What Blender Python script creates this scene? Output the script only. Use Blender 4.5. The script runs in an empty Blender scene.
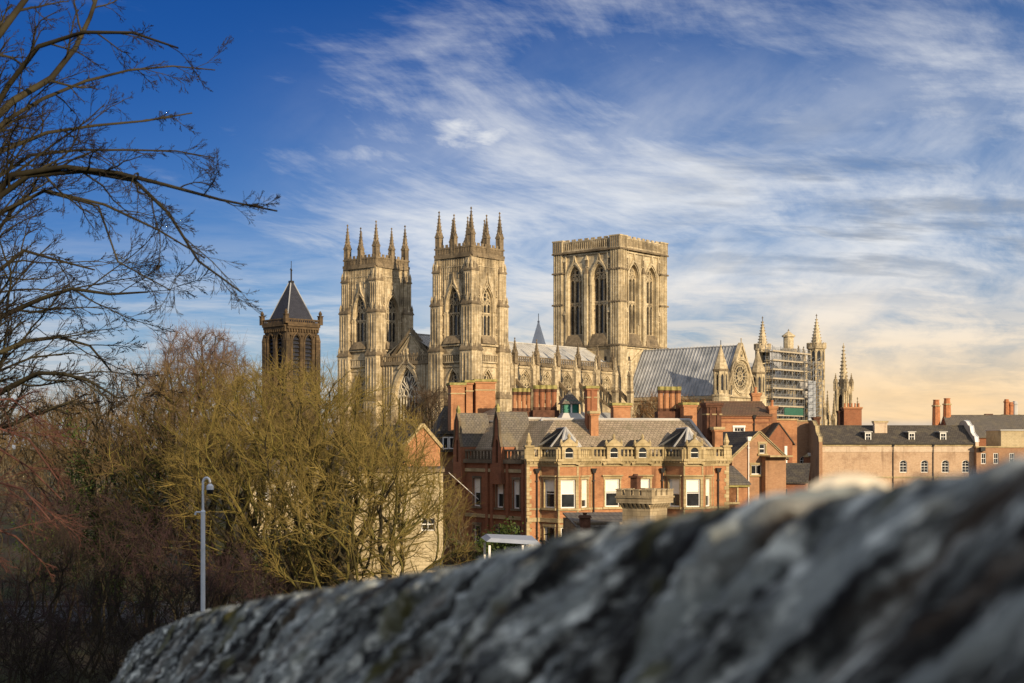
import bpy, math, random
import numpy as np
from mathutils import Vector, Matrix, noise as mnoise
from mathutils.geometry import tessellate_polygon

R = math.radians
S = bpy.context.scene
COL = S.collection
F = 1422.2          # focal length in picture widths * 1024 (50 mm on 36 mm film)
HY = 445.0          # picture row of the horizon
EYE = 10.5          # eye height: the photographer stands on the city wall
SUN_AZ, SUN_EL = 34.0, 17.0   # degrees to the right of straight behind, above the horizon

# ------------------------------------------------------------------ camera
cam = bpy.data.cameras.new('camera'); cam.lens = 50; cam.sensor_width = 36
cam.shift_y = (HY - 341.5) / 1024
cam.clip_start = 0.05; cam.clip_end = 8000
cam.dof.use_dof = True; cam.dof.focus_distance = 230; cam.dof.aperture_fstop = 5.4
co = bpy.data.objects.new('camera', cam); COL.objects.link(co)
co.location = (0, 0, EYE); co.rotation_euler = (R(90), 0, 0)
S.camera = co
S.view_settings.view_transform = 'Standard'; S.view_settings.look = 'None'
S.view_settings.exposure = 0.35; S.view_settings.gamma = 1.0

# ------------------------------------------------------------------ node helper
class G:
    def __init__(s, nt): s.nt = nt
    def n(s, typ, ins=None, out=0, **props):
        nd = s.nt.nodes.new('ShaderNode' + typ)
        for k, v in props.items(): setattr(nd, k, v)
        for k, v in (ins or {}).items():
            sk = nd.inputs[k]
            if isinstance(v, bpy.types.NodeSocket): s.nt.links.new(v, sk)
            else: sk.default_value = v
        return nd.outputs[out]
    def math(s, op, a, b=0.0, c=0.0, clamp=False):
        return s.n('Math', {0: a, 1: b, 2: c}, operation=op, use_clamp=clamp)
    def vm(s, op, a, b=(0, 0, 0)):
        o = 'Value' if op in ('DOT_PRODUCT', 'LENGTH') else 'Vector'
        return s.n('VectorMath', {0: a, 1: b}, out=o, operation=op)
    def mix(s, f, a, b, mode='MIX'):
        nd = s.nt.nodes.new('ShaderNodeMix'); nd.data_type = 'RGBA'; nd.blend_type = mode
        for sk, v in ((nd.inputs[0], f), (nd.inputs[6], a), (nd.inputs[7], b)):
            if isinstance(v, bpy.types.NodeSocket): s.nt.links.new(v, sk)
            else: sk.default_value = v if not (isinstance(v, tuple) and len(v) == 3) else (*v, 1)
        return nd.outputs[2]
    def ramp(s, f, stops):
        nd = s.nt.nodes.new('ShaderNodeValToRGB'); cr = nd.color_ramp
        while len(cr.elements) < len(stops): cr.elements.new(0.5)
        for e, (p, c) in zip(cr.elements, stops):
            e.position = p; e.color = (c, c, c, 1) if isinstance(c, (int, float)) else (*c, 1)
        s.nt.links.new(f, nd.inputs[0]); return nd.outputs[0]
    def noise(s, vec, scale, detail=4, rough=.55, dist=0.0):
        return s.n('TexNoise', {'Vector': vec, 'Scale': scale, 'Detail': detail, 'Roughness': rough, 'Distortion': dist})
    def mr(s, v, a, b, c=0.0, d=1.0, smooth=False):
        return s.n('MapRange', {0: v, 1: a, 2: b, 3: c, 4: d}, interpolation_type='SMOOTHSTEP' if smooth else 'LINEAR')
    def comb(s, x, y, z): return s.n('CombineXYZ', {0: x, 1: y, 2: z})

# ------------------------------------------------------------------ sky
w = bpy.data.worlds.new('World'); S.world = w; w.use_nodes = True
def build_world():
    nt = w.node_tree; nt.nodes.clear(); g = G(nt)
    d = g.n('TexCoord', out='Generated')
    sep = nt.nodes.new('ShaderNodeSeparateXYZ'); nt.links.new(d, sep.inputs[0])
    x, y, z = sep.outputs
    sky = nt.nodes.new('ShaderNodeTexSky'); sky.sky_type = 'NISHITA'; sky.sun_disc = False
    sky.sun_elevation = R(SUN_EL); sky.sun_rotation = R(180 - SUN_AZ)
    sky.air_density = 1.0; sky.dust_density = 0.6; sky.ozone_density = 3.0
    el = g.math('ARCTAN2', z, g.math('SQRT', g.math('ADD', g.math('MULTIPLY', x, x), g.math('MULTIPLY', y, y))))
    az = g.math('ARCTAN2', x, y)
    eld = g.math('MULTIPLY', el, 57.2958); azd = g.math('MULTIPLY', az, 57.2958)
    M_ = lambda a, b: g.math('MULTIPLY', a, b)
    A_ = lambda a, b: g.math('ADD', a, b)
    # clear air, deeper blue higher up and away to the left
    lift = g.mr(A_(eld, M_(azd, -0.34)), 3.5, 22, 0, 1, True)
    col = g.mix(lift, g.mix(1.0, sky.outputs[0], (0.40, 0.52, 0.74), 'MULTIPLY'), g.mix(1.0, sky.outputs[0], (0.055, 0.21, 0.50), 'MULTIPLY'))
    # high cirrus on a flat layer, combed by the wind
    zc = A_(g.math('MAXIMUM', z, 0.0), 0.10)
    p = g.comb(g.math('DIVIDE', x, zc), g.math('DIVIDE', y, zc), 0.0)
    warp = g.n('TexNoise', {'Vector': p, 'Scale': 0.55, 'Detail': 2.0}, out='Color')
    sc = nt.nodes.new('ShaderNodeVectorMath'); sc.operation = 'SCALE'; nt.links.new(g.vm('SUBTRACT', warp, (.5, .5, .5)), sc.inputs[0]); sc.inputs['Scale'].default_value = .75
    pw = g.vm('ADD', p, sc.outputs[0])
    def combed(ang, sx, sy, off):
        return g.n('Mapping', {'Vector': pw, 'Rotation': (0, 0, R(ang)), 'Scale': (1 / sx, 1 / sy, 1), 'Location': off}, vector_type='TEXTURE')
    sgn = lambda n, k: M_(g.math('SUBTRACT', n, .5), k)
    big = g.noise(combed(30, .50, .55, (3.1, 1.7, 0)), 1.2, 6, .6)
    fil = g.noise(combed(62, .45, 1.5, (1.0, 4.4, 0)), 2.0, 11, .66, .15)
    fil2 = g.noise(combed(18, .6, 1.2, (7.0, 2.0, 0)), 2.6, 11, .68, .1)
    puff = g.noise(combed(0, 1.0, 1.3, (2.0, 8.0, 0)), 2.2, 9, .62)
    behind = g.mr(g.math('ABSOLUTE', azd), 40, 100, 0, .30, True)  # extra cloud beyond the view, added to soften the blue shade light
    cover = A_(A_(A_(g.mr(azd, -15, 5, -.26, .24, True), g.mr(azd, 14, 21, 0, -.08, True)), g.mr(eld, 18, 4, -.02, .09)), behind)
    a = A_(A_(A_(.5, sgn(big, 1.5)), cover), A_(sgn(fil, 1.0), sgn(fil2, .6)))
    dens = g.mr(a, .40, 1.06, 0, .90, True)
    # a soft bright veil thickening to the right and down towards the roofs
    ae = g.n('Mapping', {'Vector': g.comb(azd, eld, 0.0), 'Rotation': (0, 0, R(24)), 'Scale': (9.0, 4.2, 1)}, vector_type='TEXTURE')
    soft = g.noise(ae, 1.0, 9, .58, .3)
    veil = M_(M_(g.mr(azd, -13, 5, 0, 1, True), g.mr(eld, 17.5, 7.5, 0, 1, True)), g.mr(A_(M_(soft, 1.2), M_(fil, .4)), .55, 1.05, .12, 1.0, True))
    veil2 = M_(g.mr(eld, 10, 3.0, 0, .75, True), g.mr(A_(puff, M_(fil2, .5)), .62, .92, .10, 1, True))
    low = g.comb(M_(azd, .06), M_(eld, .36), 0.0)
    band = M_(g.mr(g.noise(low, 1.6, 10, .62, .2), .44, .64, 0, 1, True), g.mr(eld, 11, 4, 0, .7, True))
    dens = g.math('MAXIMUM', g.math('MAXIMUM', dens, M_(veil, .92)), g.math('MAXIMUM', veil2, M_(band, g.mr(azd, -18, 6, .5, 1, True))))
    def dist2(a0, e0, ra, re): q1 = M_(g.math('SUBTRACT', azd, a0), 1 / ra); q2 = M_(g.math('SUBTRACT', eld, e0), 1 / re); return A_(M_(q1, q1), M_(q2, q2))
    wisp = g.noise(g.n('Mapping', {'Vector': g.comb(azd, eld, 0.0), 'Rotation': (0, 0, R(-9)), 'Scale': (2.2, .8, 1)}, vector_type='TEXTURE'), 1.0, 8, .6, .4)
    pf = g.mr(A_(g.math('SUBTRACT', 1.0, M_(dist2(-1.6, 12.3, 2.7, .85), .8)), sgn(wisp, 2.2)), .15, 1.45, 0, .95, True)
    pf2 = g.mr(A_(g.math('SUBTRACT', 1.0, M_(dist2(-6.4, 11.5, 2.6, .42), .8)), sgn(wisp, 2.2)), .25, 1.8, 0, .6, True)
    dens = g.math('MAXIMUM', dens, g.math('MAXIMUM', pf, pf2))
    fill_bank = M_(g.mr(g.math('ABSOLUTE', azd), 38, 75, 0, .62, True), g.mr(puff, .25, .6, .6, 1.0))  # unseen cloud to the sides and behind, added to brighten the shade
    dens = g.math('MAXIMUM', dens, fill_bank)
    warmf = M_(g.mr(eld, 8.5, 1.5, 0, 1, True), g.mr(azd, -12, 9, .22, 1, True))
    cc = g.mix(warmf, (6.7, 6.8, 6.9), (8.7, 6.8, 4.5))
    cc = g.mix(M_(g.mr(azd, -4, -16, 0, .45, True), g.mr(g.math('ABSOLUTE', azd), 30, 45, 1, 0)), cc, (3.0, 3.5, 4.2))
    greyn = M_(M_(g.mr(g.noise(combed(10, .8, 1.6, (9, 9.3, 0)), 1.8, 7, .6), .44, .62, 0, .75, True), g.mr(azd, 3, 13, .1, 1, True)), M_(g.mr(eld, 5.0, 8.0, .15, 1, True), g.mr(eld, 14, 11, 0, 1, True)))
    cc = g.mix(greyn, cc, (2.3, 2.5, 2.85))
    cc = g.mix(g.mr(g.math('ABSOLUTE', azd), 38, 75, 0, 1, True), cc, (6.2, 6.35, 6.5))  # pale colour for the added cloud outside the view
    col = g.mix(dens, col, cc)
    glow = M_(g.mr(eld, 4.6, .9, 0, .74, True), g.mr(azd, -8, 14, .10, 1, True))
    glow = M_(glow, g.mr(g.noise(low, 2.2, 8, .6), .35, .65, .65, 1.1))
    col = g.mix(glow, col, (8.0, 5.4, 2.8))
    col = g.mix(g.mr(eld, 1.1, .5, 0, .8, True), col, (3.4, 3.6, 4.0))
    bg = g.n('Background', {'Color': col, 'Strength': 0.1})
    out = nt.nodes.new('ShaderNodeOutputWorld'); nt.links.new(bg, out.inputs[0])
build_world()

# ------------------------------------------------------------------ sun
sl = bpy.data.lights.new('sun', 'SUN'); sl.energy = 4.6; sl.angle = R(0.5); sl.color = (1.0, .79, .51)
so = bpy.data.objects.new('sun', sl); COL.objects.link(so)
sd = Vector((math.sin(R(SUN_AZ)) * math.cos(R(SUN_EL)), -math.cos(R(SUN_AZ)) * math.cos(R(SUN_EL)), math.sin(R(SUN_EL))))
so.rotation_euler = sd.to_track_quat('Z', 'Y').to_euler(); so.location = (60, -80, 60)

# ------------------------------------------------------------------ materials
MATS = {}
def newmat(name, rough=.85, spec=.25):
    m = bpy.data.materials.new(name); m.use_nodes = True
    b = m.node_tree.nodes['Principled BSDF']
    b.inputs['Roughness'].default_value = rough; b.inputs['Specular IOR Level'].default_value = spec
    MATS[name] = m
    return m, G(m.node_tree), b
def wallcoords(g, zs=1.0):
    geo = g.nt.nodes.new('ShaderNodeNewGeometry')
    P, Nn = geo.outputs['Position'], geo.outputs['True Normal']
    t = g.vm('NORMALIZE', g.vm('CROSS_PRODUCT', Nn, (0, 0, 1)))
    u = g.vm('DOT_PRODUCT', P, t)
    sp = g.nt.nodes.new('ShaderNodeSeparateXYZ'); g.nt.links.new(P, sp.inputs[0])
    v = g.math('MULTIPLY', sp.outputs[2], zs)
    return P, g.comb(u, v, 0.0)
def setc(g, b, c): g.nt.links.new(c, b.inputs['Base Color'])
def bump(g, b, h, st=.3, dist=.05):
    o = g.n('Bump', {'Height': h, 'Strength': st, 'Distance': dist}); g.nt.links.new(o, b.inputs['Normal'])

def m_stone(name, base, pale, dark, course=(.9, .38), stain=.6, streak=1.0):
    m, g, b = newmat(name)
    P, uv = wallcoords(g)
    br = g.nt.nodes.new('ShaderNodeTexBrick'); g.nt.links.new(uv, br.inputs['Vector'])
    br.inputs['Scale'].default_value = 1.0; br.inputs['Brick Width'].default_value = course[0]; br.inputs['Row Height'].default_value = course[1]
    br.inputs['Mortar Size'].default_value = .014
    br.inputs['Color1'].default_value = (*base, 1); br.inputs['Color2'].default_value = (*pale, 1)
    br.inputs['Mortar'].default_value = (*[c * .6 for c in base], 1)
    n1 = g.noise(P, .22, 5, .6); n2 = g.noise(P, 1.7, 5, .65)
    st = g.noise(g.vm('MULTIPLY', P, (1.0, 1.0, .12)), 1.1, 5, .6)
    c = g.mix(g.mr(n2, .3, .75, 0, .45), br.outputs['Color'], tuple(x * .62 for x in base))
    c = g.mix(g.math('MULTIPLY', g.mr(st, .50, .72, 0, stain, True), streak), c, dark)
    c = g.mix(g.mr(n1, .47, .66, 0, stain * .85, True), c, dark)
    n3 = g.noise(P, .9, 4, .6); c = g.mix(g.mr(n3, .50, .60, 0, .5, True), c, tuple(x * .55 for x in base))
    setc(g, b, c); bump(g, b, n2, .35, .06)
def m_brick(name, c1, c2, mortar, dark, stain=.4, size=(.23, .078)):
    m, g, b = newmat(name)
    P, uv = wallcoords(g)
    br = g.nt.nodes.new('ShaderNodeTexBrick'); g.nt.links.new(uv, br.inputs['Vector'])
    br.inputs['Scale'].default_value = 1.0; br.inputs['Brick Width'].default_value = size[0]; br.inputs['Row Height'].default_value = size[1]
    br.inputs['Mortar Size'].default_value = .009; br.inputs['Bias'].default_value = -.1
    br.inputs['Color1'].default_value = (*c1, 1); br.inputs['Color2'].default_value = (*c2, 1); br.inputs['Mortar'].default_value = (*mortar, 1)
    n1 = g.noise(P, .5, 5, .65); n2 = g.noise(P, 3.5, 4, .6)
    st = g.noise(g.vm('MULTIPLY', P, (1.2, 1.2, .15)), 1.0, 5, .6)
    c = g.mix(g.mr(n2, .4, .7, 0, .4), br.outputs['Color'], tuple(x * .6 for x in c1))
    c = g.mix(g.mr(n1, .48, .72, 0, stain, True), c, dark)
    c = g.mix(g.mr(st, .55, .75, 0, stain, True), c, tuple(x * .7 for x in dark))
    setc(g, b, c); bump(g, b, br.outputs['Fac'], -.3, .01)
def m_tiles(name, c1, c2, lichen, lich=.5, row=.26, wid=.3, rough=.8, zs=1.6):
    m, g, b = newmat(name, rough)
    P, uv = wallcoords(g, zs)
    br = g.nt.nodes.new('ShaderNodeTexBrick'); g.nt.links.new(uv, br.inputs['Vector'])
    br.inputs['Scale'].default_value = 1.0; br.inputs['Brick Width'].default_value = wid; br.inputs['Row Height'].default_value = row
    br.inputs['Mortar Size'].default_value = .02
    br.inputs['Color1'].default_value = (*c1, 1); br.inputs['Color2'].default_value = (*c2, 1); br.inputs['Mortar'].default_value = (*[c * .35 for c in c1], 1)
    n1 = g.noise(P, .9, 5, .7); n2 = g.noise(P, 4.5, 3, .6)
    c = g.mix(g.mr(n1, .45, .7, 0, lich, True), br.outputs['Color'], lichen)
    c = g.mix(g.mr(n2, .5, .75, 0, .5), c, tuple(x * .5 for x in c1))
    setc(g, b, c); bump(g, b, br.outputs['Fac'], -.5, .02)
def m_plain(name, c, rough=.6, var=.25, scale=2.0, metal=0.0, spec=.3, c2=None):
    m, g, b = newmat(name, rough, spec)
    P = g.n('NewGeometry')
    n = g.noise(P, scale, 5, .6)
    setc(g, b, g.mix(g.mr(n, .3, .7), tuple(x * (1 - var) for x in c), c2 or tuple(min(1, x * (1 + var * .6)) for x in c)))
    b.inputs['Metallic'].default_value = metal
def m_glass(name, c=(.012, .014, .017)):
    m, g, b = newmat(name, .12, .5)
    P = g.n('NewGeometry'); n = g.noise(P, 1.4, 3, .5)
    setc(g, b, g.mix(g.mr(n, .35, .7), tuple(x * .4 for x in c), tuple(x * 2.2 for x in c)))

m_stone('limestone', (.47, .375, .235), (.66, .555, .385), (.10, .08, .056), stain=.78)
m_stone('limestone_clean', (.53, .43, .27), (.70, .60, .42), (.13, .10, .065), stain=.65)
m_stone('limestone_sooty', (.215, .165, .105), (.31, .24, .155), (.05, .04, .03), stain=.8)
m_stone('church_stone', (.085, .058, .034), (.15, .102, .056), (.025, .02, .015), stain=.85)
m_stone('sandstone_trim', (.44, .34, .18), (.55, .44, .26), (.16, .125, .06), (.6, .28), stain=.42)
m_stone('turret_stone', (.40, .31, .19), (.52, .42, .27), (.10, .08, .055), (.55, .28), stain=.55)
m_stone('rendered_stone', (.52, .43, .27), (.56, .465, .30), (.34, .26, .15), (.45, .2), stain=.45, streak=.8)
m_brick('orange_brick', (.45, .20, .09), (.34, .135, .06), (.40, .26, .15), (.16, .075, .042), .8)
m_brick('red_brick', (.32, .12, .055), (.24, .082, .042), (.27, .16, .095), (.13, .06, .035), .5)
m_brick('brown_brick', (.38, .205, .11), (.30, .15, .08), (.32, .23, .15), (.13, .08, .05), .5)
m_brick('buff_brick', (.50, .33, .20), (.43, .26, .155), (.56, .47, .36), (.25, .15, .09), .75)
m_brick('limewashed_brick', (.60, .46, .33), (.52, .38, .27), (.64, .54, .42), (.34, .21, .13), .65)
m_tiles('stone_tiles', (.30, .235, .165), (.40, .32, .23), (.17, .145, .09), .75)
m_tiles('slate', (.070, .060, .052), (.105, .09, .074), (.15, .125, .08), .7, rough=.85)
m_tiles('weathered_slate', (.125, .11, .095), (.17, .15, .125), (.20, .165, .10), .5, rough=.7)
m_tiles('pantiles', (.17, .10, .06), (.13, .075, .048), (.10, .085, .05), .5)
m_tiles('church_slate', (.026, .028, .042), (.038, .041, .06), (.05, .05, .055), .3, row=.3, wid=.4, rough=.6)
m_plain('lead', (.25, .275, .315), .55, .35, .30, .0, .35, (.44, .45, .47))
m_plain('lead_pale', (.42, .41, .40), .6, .2, .3, .0, .3, (.56, .54, .50))
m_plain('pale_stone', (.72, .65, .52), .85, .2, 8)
m_plain('white_lead', (.66, .66, .66), .6, .12, .4)
m_plain('white_paint', (.78, .76, .72), .5, .08)
m_plain('blind', (.80, .76, .66), .3, .06, 3, 0, .5)
m_plain('green_paint', (.03, .19, .13), .5, .3)
m_plain('green_net', (.035, .12, .085), .8, .3)
m_plain('black_iron', (.022, .02, .02), .5, .3)
m_plain('steel', (.31, .32, .33), .45, .25, 3, .5)
m_plain('boards', (.42, .36, .27), .8, .3, 2)
m_plain('sheeting', (.36, .38, .42), .7, .35, .8)
m_plain('terracotta', (.42, .17, .075), .8, .35, 4)
m_plain('sooty_brick', (.11, .05, .03), .9, .5, 3)
m_plain('lichen_cap', (.26, .25, .07), .9, .5, 3, 0, .1, (.42, .36, .15))
m_plain('galvanised', (.62, .66, .72), .4, .12, 3, .3)
m_plain('canopy_cloth', (.30, .33, .40), .7, .1)  # white cloth dimmed in colour to stand in for its shade
m_plain('orange_cloth', (.60, .10, .03), .8, .35, 6)
m_glass('glass'); m_glass('leaded_glass', (.02, .02, .021))
m_plain('bark_dark', (.024, .020, .018), .9, .5, 2, 0, .1, (.058, .050, .028))
m_plain('limb_olive', (.085, .072, .024), .9, .5, .6, 0, .1, (.19, .16, .045))
m_plain('bark_mossy', (.065, .055, .024), .9, .5, .6, 0, .1, (.17, .145, .042))
m_plain('bark_grey', (.10, .085, .065), .9, .4, 2, 0, .1, (.16, .135, .09))
m_plain('twig_olive', (.19, .14, .050), .9, .45, .35, 0, .1, (.30, .225, .07))
m_plain('twig_brown', (.13, .088, .045), .9, .4, .35, 0, .1, (.21, .145, .07))
m_plain('twig_dusky', (.075, .05, .034), .9, .4, .5, 0, .1, (.12, .08, .05))
m_plain('twig_maroon', (.046, .027, .031), .9, .4, .6, 0, .1, (.075, .045, .046))
m_plain('twig_purple', (.15, .095, .085), .9, .35, .35, 0, .1, (.22, .15, .12))
m_plain('twig_dark', (.024, .019, .018), .9, .4, 1.0, 0, .1, (.042, .033, .029))
m_plain('twig_red', (.085, .040, .036), .9, .4, 1.0, 0, .1, (.15, .07, .055))
m_plain('leaf_green', (.032, .055, .014), .8, .5, 1.2, 0, .2, (.075, .105, .025))
m_plain('leaf_rust', (.20, .10, .045), .8, .5, 1.2, 0, .2, (.28, .15, .06))

# ------------------------------------------------------------------ mesh builder
class MB:
    def __init__(s, frame=(0, 0, 0, 0), mat='limestone'):
        s.v = []; s.f = []; s.fm = []; s.mats = []; s.fr(frame); s.m = mat
    def fr(s, f):
        s.o = f; s.c = math.cos(f[3]); s.s = math.sin(f[3]); return s
    def P(s, u, d, z):
        return (s.o[0] + u * s.c - d * s.s, s.o[1] + u * s.s + d * s.c, s.o[2] + z)
    def mi(s, mat):
        mat = mat or s.m
        if mat not in s.mats: s.mats.append(mat)
        return s.mats.index(mat)
    def face(s, pts, mat=None):
        i0 = len(s.v); s.v += [s.P(*p) for p in pts]
        s.f.append(tuple(range(i0, i0 + len(pts)))); s.fm.append(s.mi(mat))
    def fr8(s, b, t, mat=None):      # hexahedron: bottom ring b, top ring t
        i0 = len(s.v); s.v += [s.P(*p) for p in b] + [s.P(*p) for p in t]; n = len(b)
        k = s.mi(mat)
        s.f.append(tuple(range(i0 + n - 1, i0 - 1, -1))); s.fm.append(k)
        s.f.append(tuple(range(i0 + n, i0 + 2 * n))); s.fm.append(k)
        for a in range(n):
            c = (a + 1) % n
            s.f.append((i0 + a, i0 + c, i0 + n + c, i0 + n + a)); s.fm.append(k)
    def box(s, u0, u1, d0, d1, z0, z1, mat=None):
        s.fr8([(u0, d0, z0), (u1, d0, z0), (u1, d1, z0), (u0, d1, z0)], [(u0, d0, z1), (u1, d0, z1), (u1, d1, z1), (u0, d1, z1)], mat)
    def cbox(s, cu, cd, hu, hd, z0, z1, mat=None): s.box(cu - hu, cu + hu, cd - hd, cd + hd, z0, z1, mat)
    def frus(s, cu, cd, hu0, hd0, z0, hu1, hd1, z1, mat=None):
        s.fr8([(cu - hu0, cd - hd0, z0), (cu + hu0, cd - hd0, z0), (cu + hu0, cd + hd0, z0), (cu - hu0, cd + hd0, z0)],
              [(cu - hu1, cd - hd1, z1), (cu + hu1, cd - hd1, z1), (cu + hu1, cd + hd1, z1), (cu - hu1, cd + hd1, z1)], mat)
    def ngon(s, cu, cd, r0, z0, r1, z1, n=8, mat=None, ph=None):
        ph = math.pi / n if ph is None else ph
        s.fr8([(cu + r0 * math.cos(ph + 2 * math.pi * k / n), cd + r0 * math.sin(ph + 2 * math.pi * k / n), z0) for k in range(n)],
              [(cu + r1 * math.cos(ph + 2 * math.pi * k / n), cd + r1 * math.sin(ph + 2 * math.pi * k / n), z1) for k in range(n)], mat)
    def bar(s, p0, p1, w, d0, d1, mat=None):   # flat bar in the face plane from (u,z) to (u,z)
        (a, b), (c, e) = p0, p1; L = math.hypot(c - a, e - b) or 1e-6
        nx, nz = -(e - b) / L * w / 2, (c - a) / L * w / 2
        s.fr8([(a - nx, d0, b - nz), (c - nx, d0, e - nz), (c - nx, d1, e - nz), (a - nx, d1, b - nz)],
              [(a + nx, d0, b + nz), (c + nx, d0, e + nz), (c + nx, d1, e + nz), (a + nx, d1, b + nz)], mat)
    def rod(s, p0, p1, r0, r1=None, n=6, mat=None):
        r1 = r0 if r1 is None else r1
        a, b = Vector(p0), Vector(p1); t = (b - a).normalized()
        x = t.orthogonal().normalized(); y = t.cross(x)
        ring = lambda c, r: [tuple(c + (x * math.cos(2 * math.pi * k / n) + y * math.sin(2 * math.pi * k / n)) * r) for k in range(n)]
        s.fr8(ring(a, r0), ring(b, r1), mat)
    def line(s, pts, w, d0, d1, mat=None):
        for a, b in zip(pts, pts[1:]): s.bar(a, b, w, d0, d1, mat)
    def poly(s, outer, d, holes=(), reveal=0.0, mat=None, rmat=None):
        loops = [[Vector((p[0], p[1], 0)) for p in outer]] + [[Vector((p[0], p[1], 0)) for p in h] for h in holes]
        flat = [p for l in loops for p in l]
        i0 = len(s.v); s.v += [s.P(p.x, d, p.y) for p in flat]; k = s.mi(mat)
        for t in tessellate_polygon(loops): s.f.append(tuple(i0 + q for q in t)); s.fm.append(k)
        if reveal:
            for h in holes:
                for a, b in zip(h, h[1:] + h[:1]):
                    s.face([(a[0], d, a[1]), (b[0], d, b[1]), (b[0], d + reveal, b[1]), (a[0], d + reveal, a[1])], rmat or mat)
    def build(s, name, parent=None, **kw):
        me = bpy.data.meshes.new(name); me.from_pydata(s.v, [], s.f)
        for m in s.mats: me.materials.append(MATS[m])
        me.polygons.foreach_set('material_index', s.fm); me.update()
        return link(name, me, parent, **kw)
def link(name, me, parent=None, loc=(0, 0, 0), rz=0.0):
    o = bpy.data.objects.new(name, me); COL.objects.link(o)
    o.location = loc; o.rotation_euler = (0, 0, rz)
    if parent: o.parent = parent
    return o
def tag(o, label, cat, group=None, kind=None):
    if label: o['label'] = label
    if cat: o['category'] = cat
    if group: o['group'] = group
    if kind: o['kind'] = kind
    return o
def thing(name, label, cat, loc=(0, 0, 0), rz=0.0, group=None):
    return tag(link(name, None, None, loc, rz), label, cat, group)
class Fr:      # a building's own ground frame: u along the front, d into its depth
    def __init__(s, ox, oy, yaw): s.ox, s.oy, s.yaw = ox, oy, yaw; s.c, s.s = math.cos(yaw), math.sin(yaw)
    def W(s, u, d): return (s.ox + u * s.c - d * s.s, s.oy + u * s.s + d * s.c)
    def u(s, px, d=0.0):
        k = (px - 512) / F; return (k * (s.oy + d * s.c) - s.ox + d * s.s) / (s.c - k * s.s)
    def d(s, px, u=0.0):
        k = (px - 512) / F; return (s.ox + u * s.c - k * (s.oy + u * s.s)) / (k * s.c + s.s)
    def z(s, py, u, d=0.0): return EYE + (HY - py) / F * s.W(u, d)[1]
def atp(px, py, D): return ((px - 512) / F * D, D, EYE + (HY - py) / F * D)
def rect(u0, u1, z0, z1): return [(u0, z0), (u1, z0), (u1, z1), (u0, z1)]

# pointed arch outline: width w, springing zs, rise r
def arc_half(w, r, n=6):
    a = w / 2; c = max((r * r - a * a) / (2 * a), 0.0); Rr = a + c
    t1 = math.atan2(r, c) if r >= a else math.pi / 2
    return [(-c + Rr * math.cos(t1 * k / n), Rr * math.sin(t1 * k / n) * (r / (Rr * math.sin(t1)))) for k in range(n + 1)]
def arch(cu, w, z0, z1, k=1.0, n=6):
    r = w * k * .9; zs = z1 - r
    h = arc_half(w, r, n)
    pts = [(cu - w / 2, z0), (cu + w / 2, z0)] + [(cu + x, zs + z) for x, z in h] + [(cu - x, zs + z) for x, z in h[-2::-1]]
    return pts
def arch_line(cu, w, z1, k=1.0, n=6, drop=0.0):
    return arch(cu, w, z1 - w * k * .9 - drop, z1, k, n)[1:] + [(cu - w / 2, z1 - w * k * .9 - drop)]
def arch_top(u, w, h, k=1.0):
    r = w * k * .9; a = w / 2; c = max((r * r - a * a) / (2 * a), 0); Rr = a + c
    q = Rr * Rr - (abs(u) + c) ** 2
    return h - r + math.sqrt(max(q, 0))
CACHE = {}
def gothic_window(w, h, lights=3, transoms=(), k=1.0, bar=.16, stone='limestone', glass='leaded_glass', depth=.28):
    key = ('gw', w, h, lights, transoms, k, bar, stone)
    if key in CACHE: return CACHE[key]
    mb = MB(mat=stone)
    mb.poly(arch(0, w + .02, 0, h + .01, k, 8), 0.0, mat=glass)
    r = w * k * .9; zs = h - r; lw = w / lights
    for i in range(1, lights):
        u = -w / 2 + lw * i
        mb.bar((u, 0), (u, arch_top(u, w, h, k)), bar, -depth, -.01)
    for t in transoms:
        mb.bar((-w / 2, h * t), (w / 2, h * t), bar * 1.5, -depth + .01, -.012)
        for i in range(lights): mb.line([(p[0], p[1]) for p in arch_line(-w / 2 + lw * (i + .5), lw, h * t - bar, 1, 3)], bar * .7, -depth + .03, -.02)
    for i in range(lights):
        cu = -w / 2 + lw * (i + .5)
        mb.line(arch_line(cu, lw, zs + lw * .35, 1, 4), bar * .8, -depth + .02, -.015)
    # sub arches and roundels in the head
    if lights >= 2:
        sw = w / 2
        for sg in (-1, 1): mb.line(arch_line(sg * w / 4, sw, zs + sw * .82, 1, 5), bar * .9, -depth + .015, -.014)
        cz = zs + r * .58; rr = w * .15
        pts = [(rr * math.cos(a * math.pi / 6), cz + rr * math.sin(a * math.pi / 6)) for a in range(13)]
        mb.line(pts, bar * .9, -depth + .012, -.013)
        for sg in (-1, 1):
            rr2 = w * .085
            mb.line([(sg * w / 4 + rr2 * math.cos(a * math.pi / 4), zs + sw * .45 + rr2 * math.sin(a * math.pi / 4)) for a in range(9)], bar * .7, -depth + .012, -.013)
    # frame following the opening
    mb.line(arch(0, w - bar * .5, .0, h - bar * .4, k, 8) + [(-w / 2 + bar * .25, 0)], bar * 1.1, -depth, -.011)
    me = bpy.data.meshes.new('window'); me.from_pydata(mb.v, [], mb.f)
    for m in mb.mats: me.materials.append(MATS[m])
    me.polygons.foreach_set('material_index', mb.fm)
    CACHE[key] = me; return me
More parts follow.
